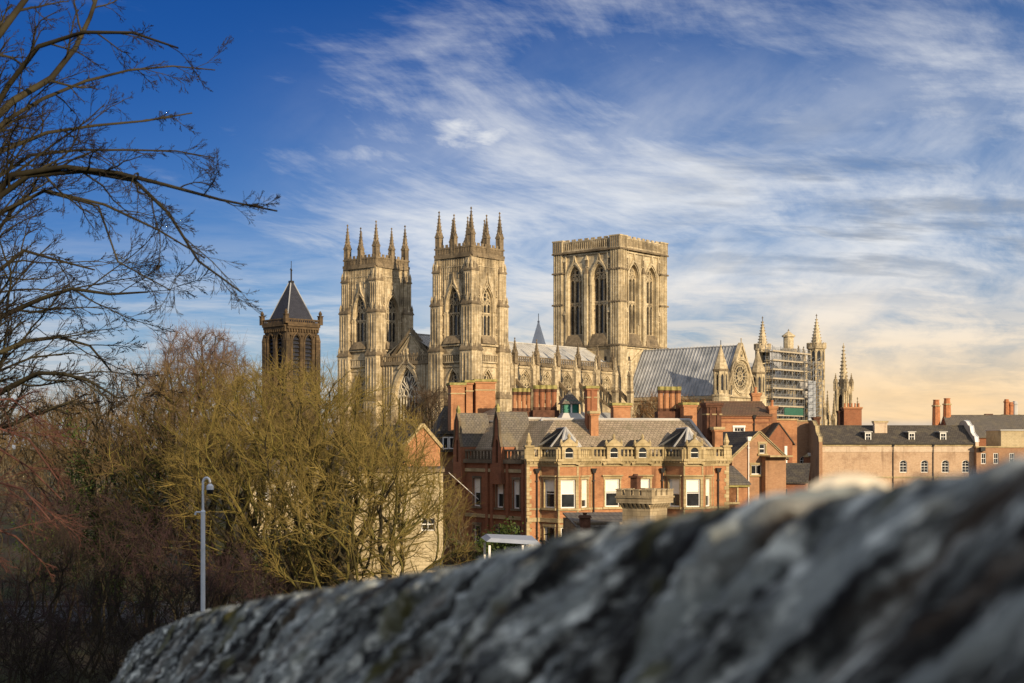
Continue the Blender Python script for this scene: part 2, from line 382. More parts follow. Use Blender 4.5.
def pinnacle_mesh(w, h, shaft=.42, stone='limestone_sooty', crockets=5):
    key = ('pin', w, h, shaft, stone, crockets)
    if key in CACHE: return CACHE[key]
    mb = MB(mat=stone); a = w / 2; hs = h * shaft
    mb.cbox(0, 0, a, a, 0, hs * .92)
    mb.frus(0, 0, a * 1.22, a * 1.22, hs * .92, a * 1.22, a * 1.22, hs)
    for k in range(4):      # gablets and slim panels on each side
        mb.fr((0, 0, 0, k * math.pi / 2))
        mb.fr8([(-a, -a * 1.2, hs), (a, -a * 1.2, hs), (a, -a * .6, hs), (-a, -a * .6, hs)],
               [(-.02, -a * 1.2, hs + w * .95), (.02, -a * 1.2, hs + w * .95), (.02, -a * .4, hs + w * .95), (-.02, -a * .4, hs + w * .95)])
        mb.box(-a * .62, a * .62, -a * 1.1, -a * .99, hs * .15, hs * .22); mb.box(-a * 1.0, -a * .7, -a * 1.12, -a * .98, 0, hs * .9); mb.box(a * .7, a * 1.0, -a * 1.12, -a * .98, 0, hs * .9)
    mb.fr((0, 0, 0, 0))
    mb.frus(0, 0, a * .86, a * .86, hs, .05, .05, h * .955)
    for i in range(crockets):
        t = (i + .7) / (crockets + .6); z = hs + (h * .955 - hs) * t; q = a * .86 * (1 - t) + .05 * t
        s = max(.09, a * .2)
        for sx, sy in ((1, 1), (1, -1), (-1, 1), (-1, -1)): mb.frus(sx * (q + s * .3), sy * (q + s * .3), s * .5, s * .5, z, s * .75, s * .75, z + s * 1.1)
    mb.frus(0, 0, .07, .07, h * .95, .17, .17, h * .97); mb.frus(0, 0, .17, .17, h * .97, .04, .04, h)
    me = bpy.data.meshes.new('pinnacle'); me.from_pydata(mb.v, [], mb.f)
    for m in mb.mats: me.materials.append(MATS[m])
    CACHE[key] = me; return me
# ------------------------------------------------------------------ ground
def ground():
    m, g, b = newmat('earth', .95, .1)
    P = g.n('NewGeometry'); n1 = g.noise(P, .06, 5, .6); n2 = g.noise(P, 1.5, 5, .7)
    c = g.mix(g.mr(n1, .42, .6), (.055, .045, .03), (.05, .062, .022))
    c = g.mix(g.mr(n2, .4, .7, 0, .6), c, (.03, .025, .017)); setc(g, b, c)
    mb = MB(mat='earth')
    n = 48
    mb.face([(3500 * math.cos(2 * math.pi * k / n), 3500 * math.sin(2 * math.pi * k / n), 0) for k in range(n)])
    tag(mb.build('ground'), None, None, kind='structure')
ground()
m_plain('asphalt', (.05, .05, .05), .9, .25, 1.5)
def roads():
    mb = MB(mat='asphalt')
    mb.face([(-60, 84.0, .004), (80, 84.0, .004), (80, 92.0, .004), (-60, 92.0, .004)])
    tag(mb.build('road'), None, None, kind='structure')
    mb = MB(mat='asphalt')
    mb.box(-60, 80, 92.01, 94.5, 0, .13)
    tag(mb.build('pavement'), None, None, kind='structure')
roads()

# ------------------------------------------------------------------ the cathedral
M = Fr(-23.54, 314.0, R(-40.05))
g0, tw, yc, hc = 9.2, 10.3, 76.66, 10.45
def cathedral():
    root = thing('cathedral', 'huge pale limestone gothic cathedral with two pinnacled west towers and a square central tower', 'cathedral', (M.ox, M.oy, 0), M.yaw)

    # ---- west towers
    def west_tower(ul, first):
        cu, cd = ul + tw / 2, tw / 2
        T = link('west_tower', first['T'] if first else None, root) if first else None
        if first:
            T.location = (cu, cd, 0)
            for nm, me, loc, rz in first['kids']: link(nm, me, T, loc, rz)
            return
        kids = []; h = tw / 2
        zb, z1, z2, z3, zp, zt = 0, 28.4, 32.2, 44.6, 51.0, 53.2
        mb = MB(mat='limestone')
        faces = [(k * math.pi / 2) for k in range(4)]
        pier = 1.55
        ow = 3.7                                     # belfry opening
        for a in faces:
            c, s = math.cos(a), math.sin(a)
            mb.fr((h * s, -h * c, 0, a))
            holes = [arch(0, ow, 33.9, 44.3, 1.15, 7), arch(0, 3.4, 10, 26.4, 1.1, 7)]
            mb.poly(rect(-h, h, zb, zp), 0, holes, .95)
            # weathered sill below the opening, strings and mouldings
            mb.fr8([(-ow / 2 - .5, -.9, z2), (ow / 2 + .5, -.9, z2), (ow / 2 + .5, .3, z2), (-ow / 2 - .5, .3, z2)],
                   [(-ow / 2 - .1, -.05, 33.9), (ow / 2 + .1, -.05, 33.9), (ow / 2 + .1, .3, 33.9), (-ow / 2 - .1, .3, 33.9)], 'limestone_sooty')
            for z, o, t in ((31.7, .55, .35), (28.1, .45, .3), (27.2, .25, .2), (48.6, .18, .2), (50.55, .45, .4)):
                mb.box(-h, h, -o, .05, z, z + t, 'limestone_sooty' if z > 50 else None)
            # pierced parapet of the lower stage
            for k in range(13):
                u = -3.3 + k * .55; mb.box(u - .09, u + .09, -.42, -.25, 28.42, 29.75)
            mb.box(-3.5, 3.5, -.48, -.2, 29.75, 30.05)
            # hood moulds, ogee and finial
            mb.line(arch_line(0, ow + .55, 44.75, 1.15, 7, 1.2), .24, -.28, .02)
            mb.line([(-1.2, 43.9), (-.35, 45.3), (0, 47.2), (.35, 45.3), (1.2, 43.9)], .2, -.3, .015); mb.box(-.22, .22, -.36, .0, 47.0, 47.5)
            mb.line(arch_line(0, 3.9, 26.85, 1.1, 7, 1), .26, -.3, .02)
            # blind panelling: slim shafts with small arched heads and canopied niches
            for sg in (-1, 1):
                for off in (2.45, 3.15):
                    mb.box(sg * off - .09, sg * off + .09, -.2, .02, z2, 48.6)
                for zz in (36.4, 40.6, 44.6):
                    mb.line(arch_line(sg * 2.8, .62, zz, 1, 3), .1, -.16, .018); mb.frus(sg * 2.8, -.14, .2, .14, zz - 2.2, .26, .2, zz - 1.9)
                    mb.cbox(sg * 2.8, -.06, .16, .12, zz - 1.9, zz - .75, 'limestone_sooty')
            for k in range(15):
                u = -3.5 + k * .5
                if abs(u) > .3 or True: mb.box(u - .055, u + .055, -.15, .016, 46.1 if abs(u) > 1.3 else 47.6, 50.6)
                mb.line(arch_line(u + .25, .44, 50.3, 1, 3), .08, -.12, .014)
                if abs(u) > 1.0: mb.line(arch_line(u + .25, .44, 48.4, 1, 3), .08, -.12, .012)
        for a in faces:                     # corner piers with set-offs
            c, s = math.cos(a), math.sin(a)
            mb.fr((0, 0, 0, a)); q = h - .6
            def pier_stage(half, z0, z1, nxt):
                mb.cbox(-q, -q, half, half, z0, z1); mb.frus(-q, -q, half + .16, half + .16, z1 - .001, half + .16, half + .16, z1 + .28, 'limestone_sooty'); 
                mb.frus(-q, -q, half + .1, half + .1, z1 + .28, nxt, nxt, z1 + 1.5, 'limestone_sooty')
                for du in (-.55, 0.0, .55):
                    mb.box(-q + du * half - .07, -q + du * half + .07, -q - half - .12, -q - half + .01, z0 + .6, z1 - .5)
                    mb.box(-q - half - .12, -q - half + .01, -q + du * half - .07, -q + du * half + .07, z0 + .6, z1 - .5)
            pier_stage(1.95, zb, 20.5, 1.72); pier_stage(1.72, 20.5, 30.6, 1.45); pier_stage(1.45, 30.6, 40.4, 1.15); pier_stage(1.12, 40.4, 47.6, .9)
            mb.cbox(-q, -q, .85, .85, 47.6, 50.6)
            for (hh, zz) in ((1.95, 20.9), (1.72, 31.0), (1.45, 40.8), (1.12, 48.0)):   # gablets at the set-offs
                for (du, dd) in ((-1, 0), (0, -1)):
                    mb.frus(-q + du * hh * .82 , -q + dd * hh * .82, .26, .26, zz, .26, .26, zz + 1.0); mb.frus(-q + du * hh * .82, -q + dd * hh * .82, .3, .3, zz + 1.0, .03, .03, zz + 2.3)
                mb.frus(-q - hh * .85, -q - hh * .85, .2, .2, zz, .2, .2, zz + .7); mb.frus(-q - hh * .85, -q - hh * .85, .24, .24, zz + .7, .02, .02, zz + 1.9)
        mb.fr((0, 0, 0, 0)); mb.cbox(0, 0, h - .1, h - .1, 50.9, 51.1, 'lead')
        T = mb.build('west_tower', root, loc=(cu, cd, 0))
        rec = lambda nm, o: kids.append((nm, o.data, tuple(o.location), o.rotation_euler.z))
        # parapet
        mb = MB(mat='limestone_sooty')
        for a in faces:
            c, s = math.cos(a), math.sin(a); mb.fr((h * s, -h * c, 0, a))
            mb.box(-h - .3, h + .02, -.32, .0, 50.95, 51.5); mb.box(-h - .28, h, -.26, -.04, 52.6, 52.95)
            for k in range(22): u = -h + .2 + k * .47; mb.box(u - .07, u + .07, -.22, -.08, 51.5, 52.6)
            mb.box(-h, h, -.13, -.1, 51.5, 52.6)
            for k in range(8): u = -h + .9 + k * 1.22; mb.box(u - .33, u + .33, -.24, -.05, 52.95, 53.55)
        rec('parapet', mb.build('parapet', T))
        W1 = gothic_window(ow - .1, 10.3, 3, (.47,), 1.15, .2)
        W2 = gothic_window(3.3, 16.3, 3, (.5,), 1.1, .18)
        for a in faces:
            c, s = math.cos(a), math.sin(a); r = h - .9
            rec('belfry_window', link('belfry_window', W1, T, (r * s, -r * c, 33.95), a))
            rec('lower_window', link('lower_window', W2, T, (r * s, -r * c, 10.05), a))
        pc = pinnacle_mesh(1.15, 10.2, .46, 'limestone_sooty', 6); pm = pinnacle_mesh(1.0, 8.8, .45, 'limestone_sooty', 6)
        for a in faces:
            c, s = math.cos(a), math.sin(a)
            u, d = -h + .5, -h + .5
            rec('pinnacle', link('pinnacle', pc, T, (u * c - d * s, u * s + d * c, 50.95), a))
            u, d = 0, -h + .2
            rec('pinnacle', link('pinnacle', pm, T, (u * c - d * s, u * s + d * c, 51.2), a))
        return dict(T=T.data, kids=kids)
    first = west_tower(g0, None); west_tower(-g0 - tw, first)

    # ---- central tower
    h = hc; mb = MB(mat='limestone_clean')
    zl, z0, zs, zt, zq = 0, 37.2, 40.4, 62.6, 66.0
    ow = 4.7
    CT = None
    for k in range(4):
        a = k * math.pi / 2; c, s = math.cos(a), math.sin(a)
        mb.fr((h * s, -h * c, 0, a))
        holes = [arch(sg * 4.05, ow, zs, 59.0, .95, 8) for sg in (-1, 1)]
        mb.poly(rect(-h, h, zl, zt), 0, holes, 1.5)
        for z, o, t, m in ((37.0, .95, .45, 'limestone_sooty'), (36.5, .4, .4, None), (62.3, 1.0, .5, 'limestone_sooty'), (61.6, .35, .4, None)):
            mb.box(-h, h, -o, .05, z, z + t, m)
        mb.box(-h, -6.9, -.5, .04, 57.0, 57.4, 'limestone_sooty'); mb.box(6.9, h, -.5, .04, 57.0, 57.4, 'limestone_sooty')
        for sg in (-1, 1):
            cu = sg * 4.05
            mb.fr8([(cu - 2.9, -.75, 37.5), (cu + 2.9, -.75, 37.5), (cu + 2.9, .2, 37.5), (cu - 2.9, .2, 37.5)],
                   [(cu - 2.3, -.03, zs), (cu + 2.3, -.03, zs), (cu + 2.3, .2, zs), (cu - 2.3, .2, zs)], 'limestone_sooty')
            mb.line(arch_line(cu, ow + .8, 59.7, .95, 8, 1.5), .42, -.4, .02); mb.line(arch_line(cu, ow + .2, 59.1, .95, 8, 12), .24, -.18, .015)
            mb.line([(cu - 1.3, 58.9), (cu - .4, 60.0), (cu, 62.0), (cu + .4, 60.0), (cu + 1.3, 58.9)], .24, -.4, .012); mb.box(cu - .3, cu + .3, -.45, 0, 61.4, 61.8)
            for du in (-2.75, 2.75): mb.box(cu + du - .15, cu + du + .15, -.32, .018, 37.5, 57.2)
        # middle pier, corner strips, canopied niches
        mb.box(-.5, .5, -.75, .02, 37.4, 56.5); mb.frus(0, -.4, .5, .36, 56.5, .2, .1, 58.2, 'limestone_sooty')
        for u in (0, -7.4, 7.4):
            for zz in (58.3, 44.0):
                mb.box(u - .5, u + .5, -.3, .01, zz, zz + .3); mb.cbox(u, -.25, .22, .18, zz + .3, zz + 1.9, 'limestone_sooty')
                mb.frus(u, -.2, .5, .4, zz + 1.9, .05, .05, zz + 3.4); mb.box(u - .5, u - .34, -.3, .012, zz + .3, zz + 1.9); mb.box(u + .34, u + .5, -.3, .012, zz + .3, zz + 1.9)
        for u in (-8.0, 8.0, -6.95, 6.95): mb.box(u - .16, u + .16, -.42, .014, 37.45, 62.3)
        # lower stage below the string: relieving arch line of the nave roof
        mb.line([(-9.3, 30.5), (0, 36.4), (9.3, 30.5)], .5, -.4, .01)
        for u, z in ((-6, 33.2), (6, 33.2)): mb.box(u - .4, u + .4, -.01, .3, z, z + 1.1, 'black_iron')
    for k in range(4):
        a = k * math.pi / 2; mb.fr((0, 0, 0, a)); q = h - 1.0
        mb.cbox(-q, -q, 1.62, 1.62, 0, 37.0); mb.cbox(-q, -q, 1.5, 1.5, 37.0, 62.3)
        for du in (-1.15, -.38, .38, 1.15):     # vertical shafts wrapping the corner
            mb.box(-q + du - .17, -q + du + .17, -q - 1.72, -q - 1.45, 24, 62.3); mb.box(-q - 1.72, -q - 1.45, -q + du - .17, -q + du + .17, 24, 62.3)
        for z in (37.0, 48.5, 57.0, 62.3): mb.frus(-q, -q, 1.9, 1.9, z, 1.85, 1.85, z + .42, 'limestone_sooty')
        mb.cbox(-q, -q, 1.7, 1.7, 62.7, 65.75); mb.cbox(-q, -q, 1.82, 1.82, 65.75, 66.1)
        for z, n in ((63.0, 5),):
            for i in range(n):
                u = -q - 1.3 + i * .65; mb.box(u - .09, u + .09, -q - 1.82, -q - 1.68, z, 65.7, 'limestone_sooty'); mb.box(-q - 1.82, -q - 1.68, u - .09, u + .09, z, 65.7, 'limestone_sooty')
    mb.fr((0, 0, 0, 0)); mb.cbox(0, 0, h - .2, h - .2, 62.7, 63.0, 'lead')
    CT = mb.build('central_tower', root, loc=(0, yc, 0)); CT.scale = (.968, .968, .962)
    mb = MB(mat='limestone_sooty')
    for k in range(4):
        a = k * math.pi / 2; c, s = math.cos(a), math.sin(a); mb.fr((h * s, -h * c, 0, a))
        mb.box(-h + 1, h - 1, -.5, -.15, 62.8, 63.3, 'limestone'); mb.box(-h + 1, h - 1, -.5, -.12, 65.2, 65.55, 'limestone'); mb.box(-h + 1, h - 1, -.28, -.2, 63.3, 65.2)
        for i in range(30):
            u = -h + 1.3 + i * .63; mb.box(u - .1, u + .1, -.46, -.2, 63.3, 65.2, 'limestone'); mb.line(arch_line(u + .31, .5, 65.1, 1, 3), .1, -.42, -.21, 'limestone')
        for i in range(9): u = -h + 2.0 + i * 2.12; mb.box(u - .62, u + .62, -.45, -.14, 65.55, 66.05, 'limestone')
    mb.build('parapet', CT)
    CW = gothic_window(ow - .1, 18.5, 3, (.46,), .95, .34, 'limestone', depth=.5)
    for k in range(4):
        a = k * math.pi / 2; c, s = math.cos(a), math.sin(a); r = h - 1.45
        for sg in (-1, 1):
            u = sg * 4.05; link('belfry_window', CW, CT, (u * c + r * s, u * s - r * c, zs + .05), a)

    # ---- west front between the towers
    mb = MB(mat='limestone'); mb.fr((0, .6, 0, 0))
    mb.poly(rect(-g0, g0, 0, 28.6), 0, [arch(0, 7.2, 8.6, 27.6, 1.05, 9)], .9)
    for i, (dw, dz) in enumerate(((.5, .35), (1.2, .8), (1.9, 1.3))): mb.line(arch_line(0, 7.2 + dw, 27.6 + dz, 1.05, 9, 12), .26, -.25 - .06 * i, .01 + .001 * i)
    mb.line([(-2.6, 27.4), (-.8, 28.8), (0, 31.6), (.8, 28.8), (2.6, 27.4)], .35, -.5, .0); mb.box(-.3, .3, -.55, .1, 31.2, 31.8)
    for k in range(22):
        u = -8.9 + k * .85
        if abs(u) > 4.6: mb.box(u - .1, u + .1, -.2, .015, 6, 28.2)
    mb.box(-g0, g0, -.45, .05, 28.3, 28.7, 'limestone_sooty')
    mb.poly([(-6.6, 28.6), (6.6, 28.6), (0, 35.4)], 1.3, mat='limestone')
    mb.line([(-7.0, 29.2), (0, 36.0), (7.0, 29.2)], .5, .9, 1.8, 'limestone_sooty')
    mb.line([(-5.6, 29.4), (0, 34.8), (5.6, 29.4)], .22, 1.05, 1.32)
    for sg in (-1, 1):
        mb.line([(sg * .2, 34.2), (sg * 2.4, 31.5), (sg * 2.2, 29.2)], .2, 1.1, 1.31); mb.line([(sg * 4.6, 30.2), (sg * 3.0, 31.2), (sg * 2.4, 29.3)], .18, 1.1, 1.311)
    for k in range(12):
        t = (k + .5) / 12
        for sg in (-1, 1): mb.frus(sg * 7 * (1 - t), 1.35, .17, .17, 29.3 + 6.8 * t, .1, .1, 29.95 + 6.8 * t, 'limestone_sooty')
    WF = mb.build('west_front', root)
    mb = MB(mat='limestone_sooty'); mb.fr((0, .25, 0, 0))
    mb.box(-g0, g0, -.1, .12, 28.72, 29.05); mb.box(-g0, g0, -.1, .12, 30.1, 30.4)
    for k in range(34):
        u = -9.0 + k * .545; mb.box(u - .09, u + .09, -.06, .08, 29.05, 30.1)
    for k in range(17): u = -8.7 + k * 1.09; mb.box(u - .2, u + .2, -.08, .1, 30.4, 30.8)
    mb.build('balustrade', WF)
    # great west window with flowing heart shaped tracery
    mb = MB(mat='pale_stone'); W_, H_ = 7.1, 18.9
    mb.poly(arch(0, W_, 0, H_, 1.05, 9), 0, mat='leaded_glass')
    for i in range(1, 8): u = -W_ / 2 + W_ / 8 * i; mb.bar((u, 0), (u, 12.0 if i != 4 else 13.2), .17, -.26, -.01)
    for i in range(8): mb.line(arch_line(-W_ / 2 + W_ / 8 * (i + .5), W_ / 8, 12.9, 1.2, 4), .12, -.24, -.015)
    for sg in (-1, 1):
        for k in range(2): mb.line([(sg * (.1 + 1.75 * k), 12.3), (sg * (.45 + 1.4 * k), 13.6), (sg * (1.2 + 1.0 * k), 14.5), (sg * (1.75 + .6 * k), 13.4), (sg * (1.7 + 1.5 * k), 12.4)], .16, -.24, -.014)
        mb.line([(0, 14.0), (sg * .9, 15.0), (sg * 1.75, 16.0), (sg * 1.3, 17.0), (sg * .5, 16.9), (0, 16.0)], .19, -.25, -.013)
        mb.line([(sg * .25, 14.3), (sg * 1.3, 14.7), (sg * 2.3, 15.6), (sg * 2.6, 14.6), (sg * 2.9, 13.4)], .16, -.25, -.012)
        mb.line([(0, 16.2), (sg * .45, 17.2), (0, 18.6)], .14, -.24, -.011)
        mb.line([(sg * .3, 14.6), (sg * .8, 15.6), (sg * .9, 16.6)], .12, -.23, -.0115)
    mb.line(arch(0, W_ - .15, .05, H_ - .1, 1.05, 9), .2, -.26, -.016)
    mb.build('great_west_window', WF, loc=(0, 1.45, 8.65))

    # ---- nave: clerestory, aisles, roof, flying buttresses
    y0, y1 = tw, yc - hc; nb = 7; bw = (y1 - y0) / nb
    mb = MB(mat='limestone')
    for sg in (-1, 1):
        a = math.pi / 2 if sg > 0 else -math.pi / 2
        mb.fr((sg * g0, (y0 + y1) / 2, 0, a)); L = (y1 - y0) / 2
        holes = [arch(-L + bw * (k + .5), 4.4, 20.5, 27.6, .95, 7) for k in range(nb)]
        mb.poly(rect(-L, L, 0, 29.4), 0, holes, .6)
        mb.box(-L, L, -.45, .05, 29.0, 29.5, 'limestone_sooty'); mb.box(-L, L, -.25, .04, 28.3, 28.6)
        for k in range(nb):
            cu = -L + bw * (k + .5)
            mb.line(arch_line(cu, 4.9, 28.1, .95, 7, 1), .26, -.25, .02)
        for k in range(nb + 1):
            u = -L + bw * k; u = min(max(u, -L + .5), L - .5)
            mb.box(u - .5, u + .5, -.8, .02, 15, 29.0)
        # aisle wall and roof
        mb.fr((sg * 14.6, (y0 + y1) / 2, 0, a))
        mb.poly(rect(-L, L, 0, 15.5), 0, [arch(-L + bw * (k + .5), 4.2, 4, 13.6, .95, 6) for k in range(nb)], .6)
        mb.box(-L, L, -.3, .05, 15.0, 15.5); mb.face([(-L, 0, 15.2), (L, 0, 15.2), (L, 5.4, 18.6), (-L, 5.4, 18.6)], 'lead')
    NV = mb.build('nave', root)
    mb = MB(mat='limestone_sooty')
    for sg in (-1, 1):
        a = math.pi / 2 if sg > 0 else -math.pi / 2; mb.fr((sg * g0, (y0 + y1) / 2, 0, a)); L = (y1 - y0) / 2
        mb.box(-L, L, -.35, -.05, 29.5, 29.8); mb.box(-L, L, -.35, -.05, 30.9, 31.15)
        n = int(2 * L / .7)
        for k in range(n): u = -L + .35 + k * .7; mb.box(u - .13, u + .13, -.3, -.1, 29.8, 30.9)
    mb.build('parapet', NV)
    CWN = gothic_window(4.3, 7.05, 4, (), .95, .18, 'limestone_clean')
    AWN = gothic_window(4.1, 9.55, 3, (), .95, .18, 'limestone')
    pn = pinnacle_mesh(1.0, 5.9, .4, 'limestone_sooty', 4); po = pinnacle_mesh(1.0, 8.0, .5, 'limestone', 4)
    fly = MB(mat='limestone_sooty')
    fly.fr8([(0, -.3, 25.0), (4.9, -.3, 20.4), (4.9, .3, 20.4), (0, .3, 25.0)], [(0, -.3, 26.1), (4.9, -.3, 21.8), (4.9, .3, 21.8), (0, .3, 26.1)])
    fly.fr8([(0, -.22, 21.8), (4.9, -.22, 18.8), (4.9, .22, 18.8), (0, .22, 21.8)], [(0, -.22, 22.5), (4.9, -.22, 19.5), (4.9, .22, 19.5), (0, .22, 22.5)])
    pier = MB(mat='limestone'); pier.cbox(0, 0, .75, .95, 0, 16.5); pier.frus(0, 0, .75, .95, 16.5, .6, .6, 17.5); pier.cbox(0, 0, .6, .6, 17.5, 23.4); pier.frus(0, 0, .72, .72, 23.4, .68, .68, 23.9, 'limestone_sooty')
    fm = pm_ = None
    for sg in (-1, 1):
        rz = 0 if sg > 0 else math.pi
        for k in range(nb):
            link('clerestory_window', CWN, NV, (sg * (g0 - .55), y0 + bw * (k + .5), 20.52), sg * math.pi / 2)
            link('aisle_window', AWN, NV, (sg * (14.6 - .55), y0 + bw * (k + .5), 4.02), sg * math.pi / 2)
        for k in range(1, nb + 1):
            y = y0 + bw * k - (1.6 if k == nb else 0)
            link('pinnacle', pn, NV, (sg * (g0 + .3), y, 29.4), 0)
            if fm is None: fm = fly.build('flying_buttress', NV).data; bpy.data.objects['flying_buttress'].location = (sg * (g0 + .5), y, 0); bpy.data.objects['flying_buttress'].rotation_euler.z = rz
            else: link('flying_buttress', fm, NV, (sg * (g0 + .5), y, 0), rz)
            if pm_ is None:
                o = pier.build('buttress_pier', NV); pm_ = o.data; o.location = (sg * 14.9, y, 0)
            else: link('buttress_pier', pm_, NV, (sg * 14.9, y, 0))
            link('pinnacle', po, NV, (sg * 14.9, y, 23.9), 0)
    mb = MB(mat='lead_pale')
    zr, ze = 35.1, 30.0
    for sg in (-1, 1):
        mb.face([(0, 1.5, zr), (0, y1, zr), (sg * 8.9, y1, ze), (sg * 8.9, 1.5, ze)])
        n = int((y1 - 2) / 1.1)
        for k in range(n):
            y = 2 + k * 1.1
            mb.fr8([(0, y - .07, zr), (sg * 8.9, y - .07, ze), (sg * 8.9, y + .07, ze), (0, y + .07, zr)], [(0, y - .03, zr + .13), (sg * 8.9, y - .03, ze + .13), (sg * 8.9, y + .03, ze + .13), (0, y + .03, zr + .13)])
        rg = random.Random(5 + sg)
        for k in range(7):      # replaced darker sheets
            y = 20 + rg.random() * 42; t0 = rg.random() * .5; t1 = t0 + .2 + rg.random() * .3
            mb.face([(sg * 8.9 * t0, y, zr - (zr - ze) * t0 + .03), (sg * 8.9 * t0, y + .95, zr - (zr - ze) * t0 + .03), (sg * 8.9 * t1, y + .95, zr - (zr - ze) * t1 + .03), (sg * 8.9 * t1, y, zr - (zr - ze) * t1 + .03)], 'lead')
    mb.box(-.2, .2, 1.5, y1, zr, zr + .25)
    mb.build('nave_roof', root)

    # ---- transepts
    for sg in (1, -1):
        xg = 39.4; hw = 7.3; ze, zr = 22.4, 35.0
        mb = MB(mat='limestone_clean'); a = math.pi / 2 if sg > 0 else -math.pi / 2
        mb.fr((sg * xg, yc, 0, a))
        n = 28; rz, rr = 27.3, 3.85
        rose = [(rr * math.cos(2 * math.pi * k / n), rz + rr * math.sin(2 * math.pi * k / n)) for k in range(n)]
        lanc = [arch(u, 2.2, 8, 19.0, 1.1, 5) for u in (-4.4, 0, 4.4)]
        mb.poly([(-hw, 0), (hw, 0), (hw, ze), (0, zr), (-hw, ze)], 0, [rose] + lanc, .5)
        for r2, wd, dp in ((rr + .3, .35, .3), (rr + .75, .25, .2)): mb.line([(r2 * math.cos(2 * math.pi * k / n), rz + r2 * math.sin(2 * math.pi * k / n)) for k in range(n + 1)], wd, -dp, .01)
        mb.line([(-hw - .4, ze - .3), (0, zr + .35), (hw + .4, ze - .3)], .55, -.35, .7, 'limestone')
        for k in range(14):
            t = (k + .5) / 14
            for q in (-1, 1): mb.frus(q * (hw + .2) * (1 - t), 0, .14, .14, ze + .1 + (zr - ze) * t, .09, .09, ze + .65 + (zr - ze) * t, 'limestone_sooty')
        mb.line(arch_line(0, 1.1, 33.6, 1, 4, 1.0), .15, -.2, .01); mb.box(-.35, .35, -.012, .02, 31.7, 32.6, 'leaded_glass')
        for q in (-1, 1):
            for u, z in ((4.6, 24.8), (5.6, 23.6)):
                mb.line(arch_line(q * u, .8, z + .9, 1, 4, 1.1), .14, -.2, .012); mb.box(q * u - .32, q * u + .32, -.013, .02, ze + .2, z + .2, 'leaded_glass')
        for z in (22.0, 20.2, 7.3): mb.box(-hw, hw, -.4, .05, z, z + .4, 'limestone')
        mb.box(-.09, .09, -.1, .1, zr + .2, zr + 1.6)
        # side walls
        for q in (-1, 1):
            mb.fr((sg * (hc + xg) / 2, yc + q * hw, 0, 0 if q < 0 else math.pi)); L = (xg - hc) / 2
            mb.poly(rect(-L, L, 0, ze), 0, [arch(-L + 3.6 + k * 7.2, 2.6, 13.5, 20.8, 1.05, 6) for k in range(4)], .6)
            mb.box(-L, L, -.35, .05, 21.6, 22.3, 'limestone')
            for k in range(5): u = min(max(-L + k * 7.2, -L + .5), L - .5); mb.box(u - .45, u + .45, -.6, .02, 0, 21.6)
            mb.fr((sg * (hc + xg) / 2, yc + q * (hw + 6), 0, 0 if q < 0 else math.pi))
            mb.poly(rect(-L, L, 0, 11.5), 0, [arch(-L + 3.6 + k * 7.2, 2.4, 3.5, 10, 1.05, 5) for k in range(4)], .6)
            mb.face([(-L, 0, 11.4), (L, 0, 11.4), (L, 6, 13.2), (-L, 6, 13.2)], 'lead')
            e0 = 0 if q * sg < 0 else 0
        mb.fr((sg * xg, yc, 0, a))
        for q in (-1, 1):      # aisle end walls
            mb.poly([(q * hw, 0), (q * (hw + 6), 0), (q * (hw + 6), 11.5), (q * hw, 13.3)], .3, [arch(q * (hw + 3), 2.4, 4, 10, 1.05, 5)], .5)
        TR = mb.build('transept', root)
        # rose window
        mb = MB(mat='limestone_clean')
        mb.poly([(rr * math.cos(2 * math.pi * k / n), rr * math.sin(2 * math.pi * k / n)) for k in range(n)], 0, mat='leaded_glass')
        for r2, wd in ((rr - .12, .3), (2.45, .16), (1.15, .18), (.5, .14)): mb.line([(r2 * math.cos(2 * math.pi * k / 24), r2 * math.sin(2 * math.pi * k / 24)) for k in range(25)], wd, -.24, -.012)
        for k in range(24):
            t = 2 * math.pi * k / 24; mb.bar((2.45 * math.cos(t), 2.45 * math.sin(t)), ((rr - .1) * math.cos(t), (rr - .1) * math.sin(t)), .13, -.22, -.01)
            if k % 2 == 0: mb.bar((.5 * math.cos(t), .5 * math.sin(t)), (2.45 * math.cos(t), 2.45 * math.sin(t)), .13, -.22, -.011)
            t2 = t + math.pi / 24; mb.line([(3.25 * math.cos(t2) + .27 * math.cos(q * math.pi / 3), 3.25 * math.sin(t2) + .27 * math.sin(q * math.pi / 3)) for q in range(7)], .08, -.2, -.013)
        mb.build('rose_window', TR, loc=(sg * (xg - .45), yc, rz), rz=a)
        LW = gothic_window(2.1, 10.9, 1, (), 1.1, .14, 'limestone'); CW2 = gothic_window(2.5, 7.2, 2, (), 1.05, .16, 'limestone')
        for u in (-4.4, 0, 4.4): link('lancet_window', LW, TR, (sg * (xg - .45), yc + u, 8.05), a)
        for q in (-1, 1):
            for k in range(4):
                L = (xg - hc) / 2; link('side_window', CW2, TR, (sg * (hc + xg) / 2 + (-L + 3.6 + k * 7.2), yc + q * (hw - .55), 13.55), 0 if q < 0 else math.pi)
        # corner turrets with stone cones
        for q in (-1, 1):
            mb = MB(mat='limestone_clean'); cu, cd = 0, 0
            mb.ngon(0, 0, 2.1, 0, 2.1, 22.2); mb.ngon(0, 0, 2.3, 22.2, 2.3, 22.6, mat='limestone'); mb.ngon(0, 0, 1.65, 22.6, 1.65, 28.2); mb.ngon(0, 0, 1.95, 28.2, 1.95, 28.7, mat='limestone_sooty')
            mb.ngon(0, 0, 1.8, 28.7, .12, 34.2, mat='limestone'); mb.ngon(0, 0, .26, 34.1, .2, 34.5); mb.box(-.06, .06, -.06, .06, 34.4, 35.6, 'black_iron')
